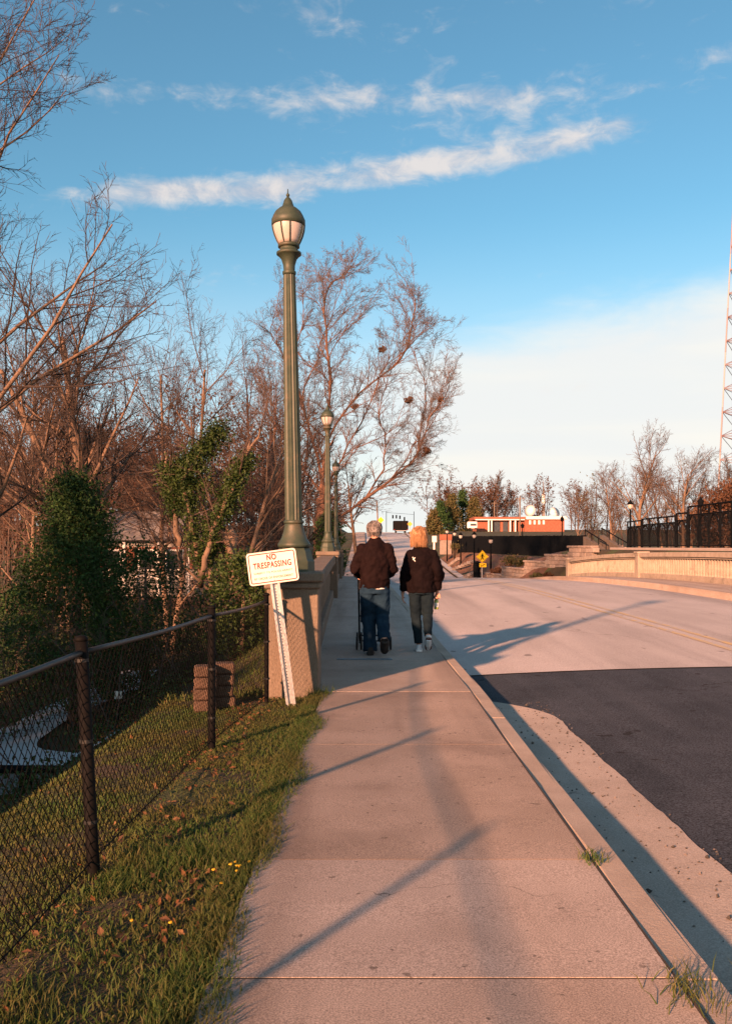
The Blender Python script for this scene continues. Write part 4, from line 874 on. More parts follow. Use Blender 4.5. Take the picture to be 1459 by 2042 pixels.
def man():
    d = 11.85; x0 = (747 - HX) / F * d; g = float(B(d)) + .004; O = (x0, d, g)
    t = thing('person', 'person in maroon jacket and loose blue jeans pushing a stroller', 'person', O)
    hipz = .93
    # key joints: left foot planted, right foot trailing on its toe
    LH, RH = (-.095, 0, hipz), (.095, 0, hipz); LK, RK = (-.085, .10, .51), (.10, .045, .50); LA, RA = (-.055, .03, .10), (.118, -.24, .205)
    # body
    b = MB(); head(b, (-.005, .05, 1.625)); limb(b, [(0, .0, 1.40), (0, .035, 1.53)], [.062, .058])
    b.rings([(0, 0, .86, .13, .10), (0, 0, .95, .15, .105), (0, 0, 1.1, .14, .10), (0, .0, 1.28, .165, .11), (0, 0, 1.40, .155, .09), (0, .01, 1.46, .07, .06)], 18)
    for sg, sh, el, wr in ((-1, (-.165, .0, 1.36), (-.265, -.02, 1.13), (-.20, .24, 1.03)), (1, (.165, .0, 1.36), (.245, .03, 1.13), (.17, .28, 1.03))):
        limb(b, [sh, el, wr], [.045, .042, .028]); hand(b, wr, (0, 1, -.05), (-.15 * sg, .0, -1), (.9, 1.1, .8), -sg)
    for hp, kn, an, tv in ((LH, LK, LA, (0, .16, -.06)), (RH, RK, RA, (0.01, .09, -.15))):
        limb(b, [hp, kn, an], [.085, .058, .042]); a = np.array(an); limb(b, [a, a + tv], [.036, .03])
    put('body', remesh(b, .011, 1), m_skin, t, O)
    j = MB()
    j.rings([(0, -.0, .875, .192, .145), (0, -.0, .92, .196, .15), (0, -.005, 1.05, .192, .15), (0, -.012, 1.2, .198, .15), (0, -.015, 1.33, .198, .14), (0, -.008, 1.42, .165, .115), (0, .0, 1.475, .11, .09), (0, .01, 1.515, .078, .078), (0, .018, 1.535, .07, .072)], 28)
    for sh, el, wr in (((-.150, -.01, 1.365), (-.265, -.03, 1.12), (-.215, .20, 1.035)), ((.152, -.01, 1.365), (.240, .01, 1.12), (.185, .24, 1.035))):
        ball(j, sh, (.094, .094, .088)); limb(j, [sh, (np.array(sh) + el) / 2, el, wr], [.088, .082, .070, .052])
    put('jacket', remesh(j, .012, 2, .05, .085), m_jackM, t, O)
    p = MB(); p.rings([(0, .0, .80, .185, .13), (0, 0, .86, .19, .135), (0, 0, .93, .18, .13), (0, 0, .965, .165, .12)], 24)
    limb(p, [(-.09, 0, .84), LK, (-.07, .045, .28), (-.058, .015, .045)], [.112, .092, .086, .092]); limb(p, [(.09, 0, .84), RK, (.11, -.10, .34), (.118, -.20, .21)], [.112, .092, .082, .082])
    put('jeans', remesh(p, .012, 2, .028, .07), m_jeanM, t, O)
    sh = MB(); sh.rings([(0.045, -.0, .86, .12, .138), (0.045, -.0, .885, .12, .14)], 20); put('shirt_hem', remesh(sh, .012, 1), m_white, t, O)
    h = MB(); ball(h, (-.005, .03, 1.668), (.092, .105, .095)); limb(h, [(-.005, -.02, 1.66), (-.005, -.035, 1.59)], [.078, .066], 14); 
    for k in range(30): a = rng.uniform(0, 6.28); ball(h, (-.005 + .08 * math.cos(a), .02 + .085 * math.sin(a), 1.62 + rng.uniform(0, .1)), (.022, .022, .026), 6)
    hr = put('hair', remesh(h, .009, 2, .022, .025), m_hairG, t, O); n = 360; a = rng.uniform(math.pi * .8, 2.2 * math.pi, n); top = rng.uniform(1.60, 1.76, n); q = []
    for j, f in enumerate((0, .5, 1.0)):
        z = top - f * .06; rr = np.interp(z, [1.54, 1.60, 1.66, 1.72, 1.76], [.070, .088, .098, .085, .03]) * (1 + .07 * rng.random(n)) + .01 * f * rng.random(n); aa = a + .12 * f * np.sin(top * 80)
        q.append(np.stack([O[0] - .005 + rr * np.cos(aa), O[1] + .018 + 1.1 * rr * np.sin(aa), O[2] + z], -1))
    part('strands', MB().tubes(np.stack(q, 1), np.tile([.003, .003, .001], (n, 1)), 3), m_hairG, hr)
    for toe, heel, nm in (((-.05, .17, 0.0), (-.06, -.10, 0.0), 'shoe'), ((.125, -.155, .03), (.125, -.27, .225), 'shoe')):
        s = MB(); shoe(s, toe, heel) if heel[2] < .1 else limb(s, [np.array(toe) + [0, .03, .03], np.array(toe) * .5 + np.array(heel) * .5 + [0, .035, .0], np.array(heel) + [0, .03, -.01]], [.05, .062, .058], 12, 3)
        so = put(nm, remesh(s, .009, 2), m_shoeD, t, O); q = MB(); sole(q, toe, heel, .05, .02); v = np.concatenate(q.v) + np.array(O); q.v = [v]; part('sole', q, m_shoeD, so)
    return O
MO = man()
def woman():
    d = 12.25; x0 = (840 - HX) / F * d; g = float(B(d)) + .004; O = (x0, d, g)
    t = thing('person', 'person with strawberry blonde hair, dark jacket and white sneakers holding a bottle', 'person', O)
    LH, RH = (-.085, 0, .88), (.085, 0, .88); LK, RK = (-.075, .06, .48), (.085, .03, .48); LA, RA = (-.035, .0, .10), (.075, -.20, .20)
    b = MB(); head(b, (-.03, .04, 1.565), .95); limb(b, [(-.02, 0, 1.33), (-.025, .03, 1.47)], [.052, .05])
    b.rings([(0, 0, .80, .12, .10), (0, 0, .9, .145, .105), (0, 0, 1.05, .115, .09), (0, 0, 1.2, .14, .1), (0, 0, 1.33, .135, .08), (-.01, .01, 1.39, .06, .05)], 18)
    RW = (.215, .055, .80); LW = (-.255, .03, .78)
    for sg, sh, el, wr in ((-1, (-.14, 0, 1.29), (-.225, -.04, 1.06), LW), (1, (.14, 0, 1.29), (.235, -.05, 1.05), RW)):
        limb(b, [sh, el, wr], [.042, .036, .025])
    hand(b, LW, (-.0, .10, -1), (1, 0, 0), (.35, .35, .3), 1, .95); hand(b, RW, (-.02, .25, -1), (-.4, -.8, -.2), (1.0, 1.1, .7), 1, .95)
    for hp, kn, an, tv in ((LH, LK, LA, (0, .15, -.06)), (RH, RK, RA, (0, .08, -.14))):
        limb(b, [hp, kn, an], [.08, .052, .036]); a = np.array(an); limb(b, [a, a + tv], [.032, .027])
    put('body', remesh(b, .0105, 1), m_skin, t, O)
    j = MB()
    j.rings([(0, -.0, .79, .19, .14), (0, 0, .84, .193, .142), (0, 0, .98, .18, .135), (0, -.005, 1.12, .178, .13), (0, -.012, 1.25, .182, .125), (0, -.01, 1.33, .16, .105), (-.01, -.002, 1.385, .105, .082), (-.02, .008, 1.425, .066, .066), (-.022, .014, 1.445, .06, .062)], 28)
    for sh, el, wr in (((-.140, -.01, 1.295), (-.232, -.05, 1.06), (-.25, .02, .82)), ((.142, -.01, 1.295), (.243, -.06, 1.05), (.22, .04, .84))):
        ball(j, sh, (.086, .086, .080)); limb(j, [sh, (np.array(sh) + el) / 2, el, wr], [.080, .076, .066, .052])
    jk = put('jacket', remesh(j, .012, 2, .042, .085), m_jackW, t, O)
    # small white emblem between the shoulder blades (a forked mark)
    e = MB(); pc = np.array(O) + [-.115, -.137, 1.245]
    for a, c in (((-.012, .03), (0, 0)), ((.022, .022), (0, 0)), ((0, 0), (.022, -.03)), ((0, 0), (-.006, -.01))): e.tube([pc + [a[0], .004 * 0, a[1]], pc + [c[0], 0, c[1]]], .007, 6)
    part('emblem', e, m_white, jk)
    p = MB(); p.rings([(0, 0, .77, .165, .125), (0, 0, .83, .17, .125), (0, 0, .9, .15, .115)], 24)
    limb(p, [(-.082, 0, .80), LK, (-.055, .025, .27), (-.038, .0, .10)], [.098, .072, .062, .056]); limb(p, [(.082, 0, .80), RK, (.08, -.09, .33), (.076, -.17, .225)], [.098, .07, .06, .054])
    put('jeans', remesh(p, .010, 2, .016, .06), m_jeanW, t, O)
    h = MB(); ball(h, (-.03, .02, 1.60), (.098, .108, .098)); h.rings([(-.03, -.0, 1.435, .085, .085), (-.03, -.005, 1.47, .105, .095), (-.03, .0, 1.53, .112, .108), (-.03, .01, 1.6, .105, .11), (-.03, .02, 1.66, .08, .09)], 20)
    for k in range(46): a = rng.uniform(math.pi * .9, 2.1 * math.pi); zz = rng.uniform(0, .2); limb(h, [(-.03 + .095 * math.cos(a), .0 + .095 * math.sin(a), 1.45 + zz), (-.03 + .112 * math.cos(a + .15), .0 + .105 * math.sin(a + .15), 1.42 + zz * .8)], [.02, .01], 6, 2)
    hr = put('hair', remesh(h, .008, 2, .014, .02), m_hairB, t, O); n = 420; a = rng.uniform(math.pi * .85, 2.15 * math.pi, n); top = rng.uniform(1.50, 1.68, n); q = []
    for j, f in enumerate((0, .35, .7, 1.0)):
        z = top - f * (.05 + (top - 1.44) * .85); rr = np.interp(z, [1.40, 1.47, 1.55, 1.62, 1.68, 1.70], [.105, .113, .115, .108, .075, .04]) * (1.0 + .06 * rng.random(n)) + .012 * f * f * rng.random(n); aa = a + .10 * f * np.sin(top * 90)
        q.append(np.stack([O[0] - .03 + rr * np.cos(aa), O[1] + .008 + rr * np.sin(aa), O[2] + z], -1))
    part('strands', MB().tubes(np.stack(q, 1), np.tile([.0035, .0035, .003, .0012], (n, 1)), 3), m_hairB, hr)
    for toe, heel in (((-.03, .14, 0.0), (-.038, -.10, 0.0)), ((.085, -.10, .02), (.082, -.235, .18))):
        s = MB(); shoe(s, toe, heel, .043, .05) if heel[2] < .1 else limb(s, [np.array(toe) + [0, .03, .02], np.array(toe) * .5 + np.array(heel) * .5 + [0, .034, 0], np.array(heel) + [0, .03, .0], np.array(heel) + [0, .045, .045]], [.038, .046, .044, .040], 12, 3)
        so = put('shoe', remesh(s, .008, 2), m_shoeW, t, O); q = MB(); sole(q, toe, heel, .045, .02); q.v = [np.concatenate(q.v) + np.array(O)]; part('sole', q, m_soleW if heel[2] < .1 else m_sole, so)
    # the bottle in the right hand
    bp = np.array(O) + np.array(RW) + [-.005, .055, -.245]; bt_ = thing('bottle', 'small green bottle with white label hanging from the blonde person\'s hand', 'bottle', tuple(bp))
    m_bot = pmat('green_bottle_glass', (.22, .27, .05), (.28, .33, .07), 10, .15, spec=.6)
    part('glass', MB().lathe([(.028, 0), (.032, .008), (.032, .10), (.026, .125), (.013, .155), (.012, .20), (.014, .205), (.014, .215)], 14, tuple(bp)), m_bot, bt_, True)
    part('paper_label', MB().lathe([(.0328, .03), (.0332, .031), (.0332, .088), (.0328, .089)], 14, tuple(bp)), m_white, bt_, True)
woman()
def stroller():
    c = np.array([MO[0] - .01, 12.62, 0.]); c[2] = float(B(c[1])) + .004; t = thing('stroller', 'dark folding stroller mostly hidden in front of the person in jeans', 'stroller', tuple(c))
    def w(x, y, z): return c + np.array([x, y, z])
    fr = MB()
    for s in (-1, 1):
        fr.tube([w(s * .19, -.30, .09), w(s * .20, -.12, .42), w(s * .21, .16, .86)], .012, 8)
        fr.tube([w(s * .20, .28, .10), w(s * .20, .0, .45), w(s * .21, -.26, .98), w(s * .18, -.34, 1.02)], .012, 8)
        fr.tube([w(s * .19, -.25, .2), w(s * .20, .24, .2)], .009, 6)
    for y, z in ((-.28, .12), (.26, .14), (.0, .44)): fr.tube([w(-.2, y, z), w(.2, y, z)], .010, 8)
    part('frame', fr, m_iron, t, True)
    for s in (-1, 1):
        part('handle', MB().tube([w(s * .185, -.33, 1.02), w(s * .16, -.40, 1.03)], .019, 10), m_shoeD, t, True)
        for y in (-.31, .29):
            for q in (-.03, .03):
                ww = MB().lathe([(.03, -.012), (.085, -.013), (.094, -.006), (.094, .006), (.085, .013), (.03, .012)], 18); xf(ww, Matrix.Translation(w(s * .20 + q, y, .094)) @ Matrix.Rotation(R(90), 4, 'Y'))
                o = part('wheel', ww, m_shoeD, t, True); hb = MB().lathe([(.028, -.015), (.028, .015)], 10); xf(hb, Matrix.Translation(w(s * .20 + q, y, .094)) @ Matrix.Rotation(R(90), 4, 'Y')); part('hub', hb, m_galv, o)
    st = MB(); st.hexa([w(-.18, -.12, .36), w(.18, -.12, .36), w(.18, .2, .40), w(-.18, .2, .40)], [w(-.18, -.14, .40), w(.18, -.14, .40), w(.18, .2, .44), w(-.18, .2, .44)])
    st.hexa([w(-.18, -.16, .38), w(.18, -.16, .38), w(.18, -.12, .38), w(-.18, -.12, .38)], [w(-.18, -.30, .82), w(.18, -.30, .82), w(.18, -.26, .82), w(-.18, -.26, .82)])
    part('seat', st, m_jackW, t)
    cn = []
    for k in range(7):
        a = R(20 + 22 * k); cn.append([w(x, -.14 + .26 * math.cos(a), .72 + .24 * math.sin(a)) for x in (-.2, -.1, 0, .1, .2)])
    part('canopy', MB().add(np.array(cn), [[i * 5 + k, i * 5 + k + 1, (i + 1) * 5 + k + 1, (i + 1) * 5 + k] for i in range(6) for k in range(4)]), m_shoeD, t, True)
    part('footrest', MB().bbox(w(.17, .12, .30), (.12, .2, .09), .02), m_shoeD, t)
stroller()

# ------------------------------------------------------------------ left low ground: wall, marker, block edging, cottage
lw2 = thing('retaining_wall', 'low blue-grey retaining wall with dark coping below the curved path', 'wall', (-9, 21.3, -5.4))
m_bluewall = pmat('blue_grey_concrete', (.16, .19, .22), (.22, .25, .28), 1.5, .9, .5, 30)
part('wall_face', MB().bbox((-8.2, 21.35, -4.75), (11.0, .3, 1.5), .02), m_bluewall, lw2); part('coping', MB().bbox((-8.2, 21.33, -3.95), (11.1, .42, .10), .02), m_iron, lw2)
for x in (-12.4, -10.6, -8.75, -7.95, -6.3): part('pilaster', MB().bbox((x, 21.14, -4.72), (.30, .14, 1.45), .02), m_iron, lw2)
p = P(237, 1500, 23.6); p.z = float(T(p.x, p.y)); t = thing('marker_sign', 'tiny white marker sign on a thin stake in the low ground', 'sign', tuple(p))
part('stake', MB().tube([p - Vector((0, 0, .2)), p + Vector((0, 0, .85))], .018, 6), m_iron, t); part('placard', MB().bbox(p + Vector((0, -.03, .90)), (.20, .02, .20), .005), m_signw, t)
m_bstone = pmat('brown_block', (.075, .05, .036), (.11, .072, .052), 9, .95, .8, 40)
def block_edging():
    t = thing('landscape_block_stack', 'small stack of brown stone blocks just behind the chain-link fence', 'stone stack', (-1.45, 8.3, -.4))
    zb = float(T(-1.42, 8.4)) - .10
    for r in range(5):
        for k in range(2):
            x = -1.47 + k * .14; d = 8.25 + k * .20; z = zb + r * .105
            if r == 4 and k == 2: continue
            part('block', MB().bbox((x + random.uniform(-.012, .012), d, z + .05), (.20, .19, .098), .014, Matrix.Rotation(R(8 + random.uniform(-3, 3)), 3, 'Z')), m_bstone, t)
block_edging()
def cottage():
    d = 46; x0 = (288 - HX) / F * d; z = 1.31 - (1185 - HY) / F * d; t = thing('cottage', 'small brick and siding cottage glimpsed through the left trees', 'house', (x0, d, z))
    part('wall', MB().box((x0, d + 2, z + 1.35), (5.4, 4, 2.9)), m_siding, t)
    b = part('brick_base', MB().box((x0, d - .06, z + 1.85), (5.0, .14, 1.1)), m_brick, t)
    rf = MB().add([(x0 - 3, d - .5, z + 2.75), (x0 + 3, d - .5, z + 2.75), (x0 + 3, d + 4.5, z + 2.75), (x0 - 3, d + 4.5, z + 2.75), (x0 - 3, d + 2, z + 4.3), (x0 + 3, d + 2, z + 4.3)], [[0, 1, 5, 4], [2, 3, 4, 5], [0, 3, 2, 1]], [[0, 4, 3], [1, 2, 5]]); part('roof', rf, m_roof, t)
    for k, dx in enumerate((-1.6, .2, 1.6)):
        w = part('window', MB().box((x0 + dx, d - .16, z + 1.75), (.95, .1, 1.1)), m_white, t); part('pane', MB().box((x0 + dx, d - .225, z + 1.75), (.75, .04, .9)), m_dkglass, w)
    for k in range(5): part('porch_board', MB().box((x0, d - .7 - .02 * k, z + .05 + .22 * k), (5.2, .1, .10)), m_white if k == 4 else m_siding, t)
    for dx in (-2.4, -.8, .9, 2.4): part('porch_post', MB().box((x0 + dx, d - .85, z + 1.3), (.14, .12, 2.7)), m_white, t)
cottage()

# ------------------------------------------------------------------ right side: iron railing, steps, stone wall, garden, fence
def iron_railing():
    m_rwall = pmat('pink_retaining_wall', (.28, .24, .22), (.33, .28, .255), 1.2, .9, .4, 20)
    xw = 15.75
    t = thing('terrace_wall', 'low pale wall carrying the dark iron railing across the road', 'wall', (xw, 40, 0))
    part('wall_face', MB().bbox((xw, 43, .1), (.5, 29, 2.3), .03), m_rwall, t)
    spans = [(28, 33.4), (33.4, 38.8), (38.8, 44.2), (44.2, 45.9), (45.9, 51.6), (51.6, 54.4)]
    t = thing('iron_railing', 'dark iron railing with arched tracery on the low pale wall', 'railing', (xw, 40, 1.25))
    z0 = 1.25
    for i, (a, b) in enumerate(spans):
        h = (2.05, 2.02, 2.0, 1.72, 1.62, 1.55)[i]; pn = MB()
        po = part('post', MB().bbox((xw, a, z0 + (h + .05) / 2), (.13, .13, h + .05), .015), m_iron, t)
        n = int((b - a) / .125)
        for k in range(1, n): pn.tube([(xw, a + (b - a) * k / n, z0 + .1), (xw, a + (b - a) * k / n, z0 + h * .80)], .017, 4)
        part('pickets', pn, m_iron, t)['kind'] = 'stuff'
        for zz, r in ((.1, .03), (h * .80, .035), (h, .045)): part('rail', MB().tube([(xw, a, z0 + zz), (xw, b, z0 + zz)], r, 6), m_iron, t)
        na = max(1, int((b - a) / 1.3)); w = (b - a) / na
        for k in range(na):
            c = a + w * (k + .5); pts = [(xw - .03, c + w * .48 * math.cos(q), z0 + .35 + (h * .8 - .38) * max(0, math.sin(q))) for q in np.linspace(0, math.pi, 13)]
            part('arch', MB().tube(pts, .035, 5), m_iron, t); 
            pm = c + w * .5
            part('mid_post', MB().tube([(xw, pm, z0), (xw, pm, z0 + h)], .045, 6), m_iron, t)
iron_railing()
def steps():
    t = thing('concrete_steps', 'pale concrete steps with sloping side walls beyond the balustrade', 'steps', (15.5, 62, 0))
    for (pa, pb, d0, d1) in (((1162, 1070), (1203, 1097), 68, 62), ((1195, 1067), (1246, 1099), 66, 57)):
        a = P(*pa, d0); b = P(*pb, d1); w = .3
        part('cheek_wall', MB().hexa([(a.x, a.y, a.z - 2.2), (b.x, b.y, b.z - 1.2), (b.x + w, b.y, b.z - 1.2), (a.x + w, a.y, a.z - 2.2)], [(a.x, a.y, a.z), (b.x, b.y, b.z), (b.x + w, b.y, b.z), (a.x + w, a.y, a.z)]), m_wallc, t)
        rl = MB()
        part('hand_rail', MB().tube([(a.x + .15, a.y, a.z + .5), (b.x + .15, b.y, b.z + .5)], .04, 6), m_iron, t)
        for f in (0, .33, .66, 1):
            q = a.lerp(b, f); part('rail_post', MB().tube([(q.x + .15, q.y, q.z), (q.x + .15, q.y, q.z + .5)], .03, 6), m_iron, t)
    a = P(1180, 1085, 67); b = P(1226, 1110, 60)
    for k in range(9):
        f = k / 8; q = a.lerp(b, f); part('tread', MB().box((q.x + .8, q.y, q.z - .5), (2.4, .5, 1.0)), m_stone[2], t)
steps()
def stone_wall():
    t = thing('stone_retaining_wall', 'stepped wall of pinkish stone blocks past the end of the bridge', 'wall', (12, 68, -1))
    caps = [(985, 1143, 79, 970, 1003), (1025, 1131, 72.5, 1003, 1048), (1069, 1118, 66.5, 1048, 1091), (1113, 1105, 61.5, 1091, 1136), (1160, 1088, 57.5, 1136, 1185)]
    def ln(px): return np.interp(px, [970, 1003, 1048, 1091, 1136, 1185], [82, 75.5, 69, 63.8, 59.3, 55.2])
    for (pc, py, dc, pa, pb) in caps:
        da, db = ln(pa), ln(pb); A = P(pa, py, da); Bq = P(pb, py, db); zt = P(pc, py, dc).z
        dv = Vector((Bq.x - A.x, Bq.y - A.y, 0)); L = dv.length; dv.normalize(); ang = math.atan2(dv.y, dv.x); n = max(2, round(L / .95)); zb = min(B(da), B(db)) - .4; nr = int((zt - zb) / .29); Rm = Matrix.Rotation(ang, 3, 'Z')
        for r in range(nr + 1):
            top = r == 0; hgt = .14 if top else .28; z = zt - .07 if top else zt - .14 - .29 * (r - .5)
            off = .5 if (r % 2 and not top) else 0
            for k in range(n):
                f = (k + .5 + (off - .25 if off else 0)) / n; q = A + Vector((dv.x, dv.y, 0)) * L * f
                part('cap_stone' if top else 'block', MB().bbox((q.x + random.uniform(-.012, .012), q.y, z), (L / n - .02, .52 if top else .40, hgt), .02, Rm), m_stone[random.randrange(3)], t)
stone_wall()
def slat_fence():
    a = P(898, 1069, 124); b = P(1168, 1067, 82); t = thing('black_slat_fence', 'long black slatted fence on the far garden slope', 'fence', (a.x, a.y, 0))
    dv = b - a; L = math.hypot(dv.x, dv.y); ang = math.atan2(dv.y, dv.x); n = 170; Rm = Matrix.Rotation(ang, 3, 'Z')
    sl = MB().box((0, 0, 0), (L / n - .02, .05, 3.2), Rm).mesh('slat', m_iron)
    for k in range(n):
        q = a.lerp(b, (k + .5) / n); link('slat', sl, t, (q.x, q.y, q.z - 1.6 - .06 * random.random()))
    for zz in (-.5, -2.4):
        q = a.lerp(b, .5); part('rail', MB().box((q.x, q.y + .08, q.z + zz), (L, .06, .1), Rm), m_iron, t)
slat_fence()
def garden():
    mb = MB(); rows = []; ds = np.linspace(63, 126, 40)
    for d in ds:
        p0 = np.interp(d, [56, 66, 85, 125], [15, 15, 17.5, 13.5])
        for k in range(9):
            u = 11.12 + (p0 - 11.12) * k / 8; x = u + float(XO(d)); rows.append([x, d, float(T(x, d)) + .03])
    struct('garden_slope', MB().add(rows, [[i * 9 + k, i * 9 + k + 1, (i + 1) * 9 + k + 1, (i + 1) * 9 + k] for i in range(39) for k in range(8)]), m_mulch, True)
    for k, (pa, pb, lb) in enumerate((((926, 1152, 88), (955, 1137, 84), 'lowest pale garden step edging near the crossing sign'), ((903, 1136, 98), (945, 1118, 94), 'middle pale garden edging on the mulched slope'), ((895, 1128, 104), (915, 1113, 100), 'upper short garden edging on the mulched slope'))):
        a = P(*pa); b = P(*pb)
        ts = thing('garden_edging', lb, 'edging', tuple(a), 'pale edging stones in the garden')
        for j in range(7):
            q = a.lerp(b, (j + .5) / 7); q.z = max(q.z, float(T(q.x, q.y)) + .1); part('stone', MB().bbox((q.x, q.y, q.z), ((b - a).length / 7, .35, .30), .03, Matrix.Rotation(math.atan2(b.y - a.y, b.x - a.x), 3, 'Z')), m_stone[j % 3], ts)
    # ornamental grasses
    for k, (px, py, d, r, lb) in enumerate(((1018, 1118, 84, .9, 'round olive grass clump in front of the black fence'), (1040, 1120, 82, .8, 'second olive grass clump right of the first'), (908, 1090, 108, .7, 'tawny grass clump at the left end of the black fence'), (1012, 1136, 80, .7, 'reddish low bush above the stepped stone wall'), (990, 1140, 79, .6, 'low bush at the foot of the stone wall end'), (1070, 1150, 60, .35, 'small weeds at the base of the stone wall'), (1092, 1150, 59, .35, 'reddish weeds at the base of the stone wall'))):
        p = P(px, py, d); z = float(T(p.x, p.y)); n = 700; c = np.array([p.x, p.y, max(z + r * .3, p.z)]); pts = c + rng.normal(0, 1, (n, 3)) * [r * .42, r * .42, r * .26]
        t = thing('garden_plant', lb, 'plant', (p.x, p.y, z), 'plants in the far garden')
        part('stems', merge(*[MB().tube([(p.x + rng.normal(0, .05), p.y, z - .1), c + rng.normal(0, r * .3, 3)], .02, 4) for _ in range(9)]), m_bark, t)
        part('leaves', leaves(pts, .10, 3.), (m_olive, m_olive, m_olive, m_brownleaf, m_brownleaf, m_olive, m_brownleaf)[k], t)
garden()
def path_lamp(px, ytop, ybot, d, label, globe=True, ornate=False):
    b = P(px, ybot, d); h = (ybot - ytop) / F * d; t = thing('path_lamp', label, 'lamp post', tuple(b), 'dark lamp posts around the far garden')
    part('pole', MB().tube([b - Vector((0, 0, .6)), b + Vector((0, 0, h * .87))], [.09, .06], 8), m_iron, t, True)
    part('lantern', MB().lathe([(.06, 0), (.16, .08), (.2, .3), (.2, .34)], 8, tuple(b + Vector((0, 0, h * .84)))), m_globe if globe else m_iron, t)
    part('lantern_cap', MB().lathe([(.25, 0), (.22, .08), (.08, .24), (.03, .36)], 8, tuple(b + Vector((0, 0, h * .84 + .34)))), m_iron, t)
for a in ((978, 1073, 1140, 82, 'path lamp in front of the black fence, right of the crossing sign'), (945, 1062, 1132, 90, 'path lamp just left of the crossing sign'), (918, 1064, 1125, 98, 'tall path lamp in the middle of the garden slope'), (906, 1060, 1112, 106, 'path lamp at the left end of the black fence'), (891, 1055, 1110, 112, 'path lamp in front of the orange brick monument')): path_lamp(*a)
for a in ((1041, 1045, 1100, 112, 'dark lantern post behind the black fence, below the left dish', False), (1120, 1029, 1100, 104, 'dark lantern post behind the black fence, below the right dish', False), (1256, 1003, 1080, 66, 'dark lantern post at the left end of the iron railing', True), (1396, 1000, 1070, 60, 'dark lantern post rising behind the iron railing', False)): path_lamp(*a)
def crossing_sign():
    d = 80.5; b = P(958, 1156, d); t = thing('crossing_sign', 'yellow diamond pedestrian crossing sign with arrow plaque', 'sign', tuple(b))
    part('post', MB().box((b.x + .1, d, b.z + .9), (.07, .05, 2.4)), m_galv, t)
    c = P(961, 1110, d); M4 = Matrix.Translation(c + Vector((0, -.05, 0))) @ Matrix.Rotation(R(45), 4, 'Y')
    pl = part('plate', xf(rrect(.80, .80, .05, .01, -.01), M4), m_signy, t)
    part('border', xf(rframe(.75, .75, .05, .025, -.012), M4), m_black, pl)
    fg = MB(); k = .2
    def seg(a, bq, r): fg.tube([c + Vector((a[0], -.075, a[1])), c + Vector((bq[0], -.075, bq[1]))], r, 6)
    fg.lathe([(.01, -.05), (.05, -.03), (.05, .03), (.01, .05)], 8, tuple(c + Vector((.01, -.075, .24)))); seg((.0, .18), (-.01, -.02), .055); seg((-.01, -.02), (.1, -.27), .032); seg((-.01, -.02), (-.11, -.27), .032); seg((.02, .15), (.13, .0), .024); seg((0, .15), (-.12, .02), .024)
    part('walking_figure', fg, m_black, pl)
    a = P(962, 1127, d); pq = part('arrow_plaque', MB().bbox(a + Vector((0, -.05, 0)), (.62, .02, .36), .02), m_signy, t)
    ar = MB().tube([a + Vector((.18, -.075, .1)), a + Vector((-.15, -.075, -.1))], .025, 6); ar.tube([a + Vector((-.15, -.075, .06)), a + Vector((-.15, -.075, -.1)), a + Vector((.05, -.075, -.1))], .022, 6); part('arrow', ar, m_black, pq)
    e = P(950, 1156, d + .6); t = thing('litter_bin', 'tall black bin beside the yellow crossing sign', 'bin', tuple(e))
    part('body', MB().lathe([(.30, -.3), (.32, 0), (.34, 1.35), (.30, 1.45)], 12, tuple(e)), m_iron, t, True); part('lid', MB().lathe([(.34, 1.45), (.30, 1.6), (.1, 1.68)], 12, tuple(e)), m_iron, t, True)
crossing_sign()
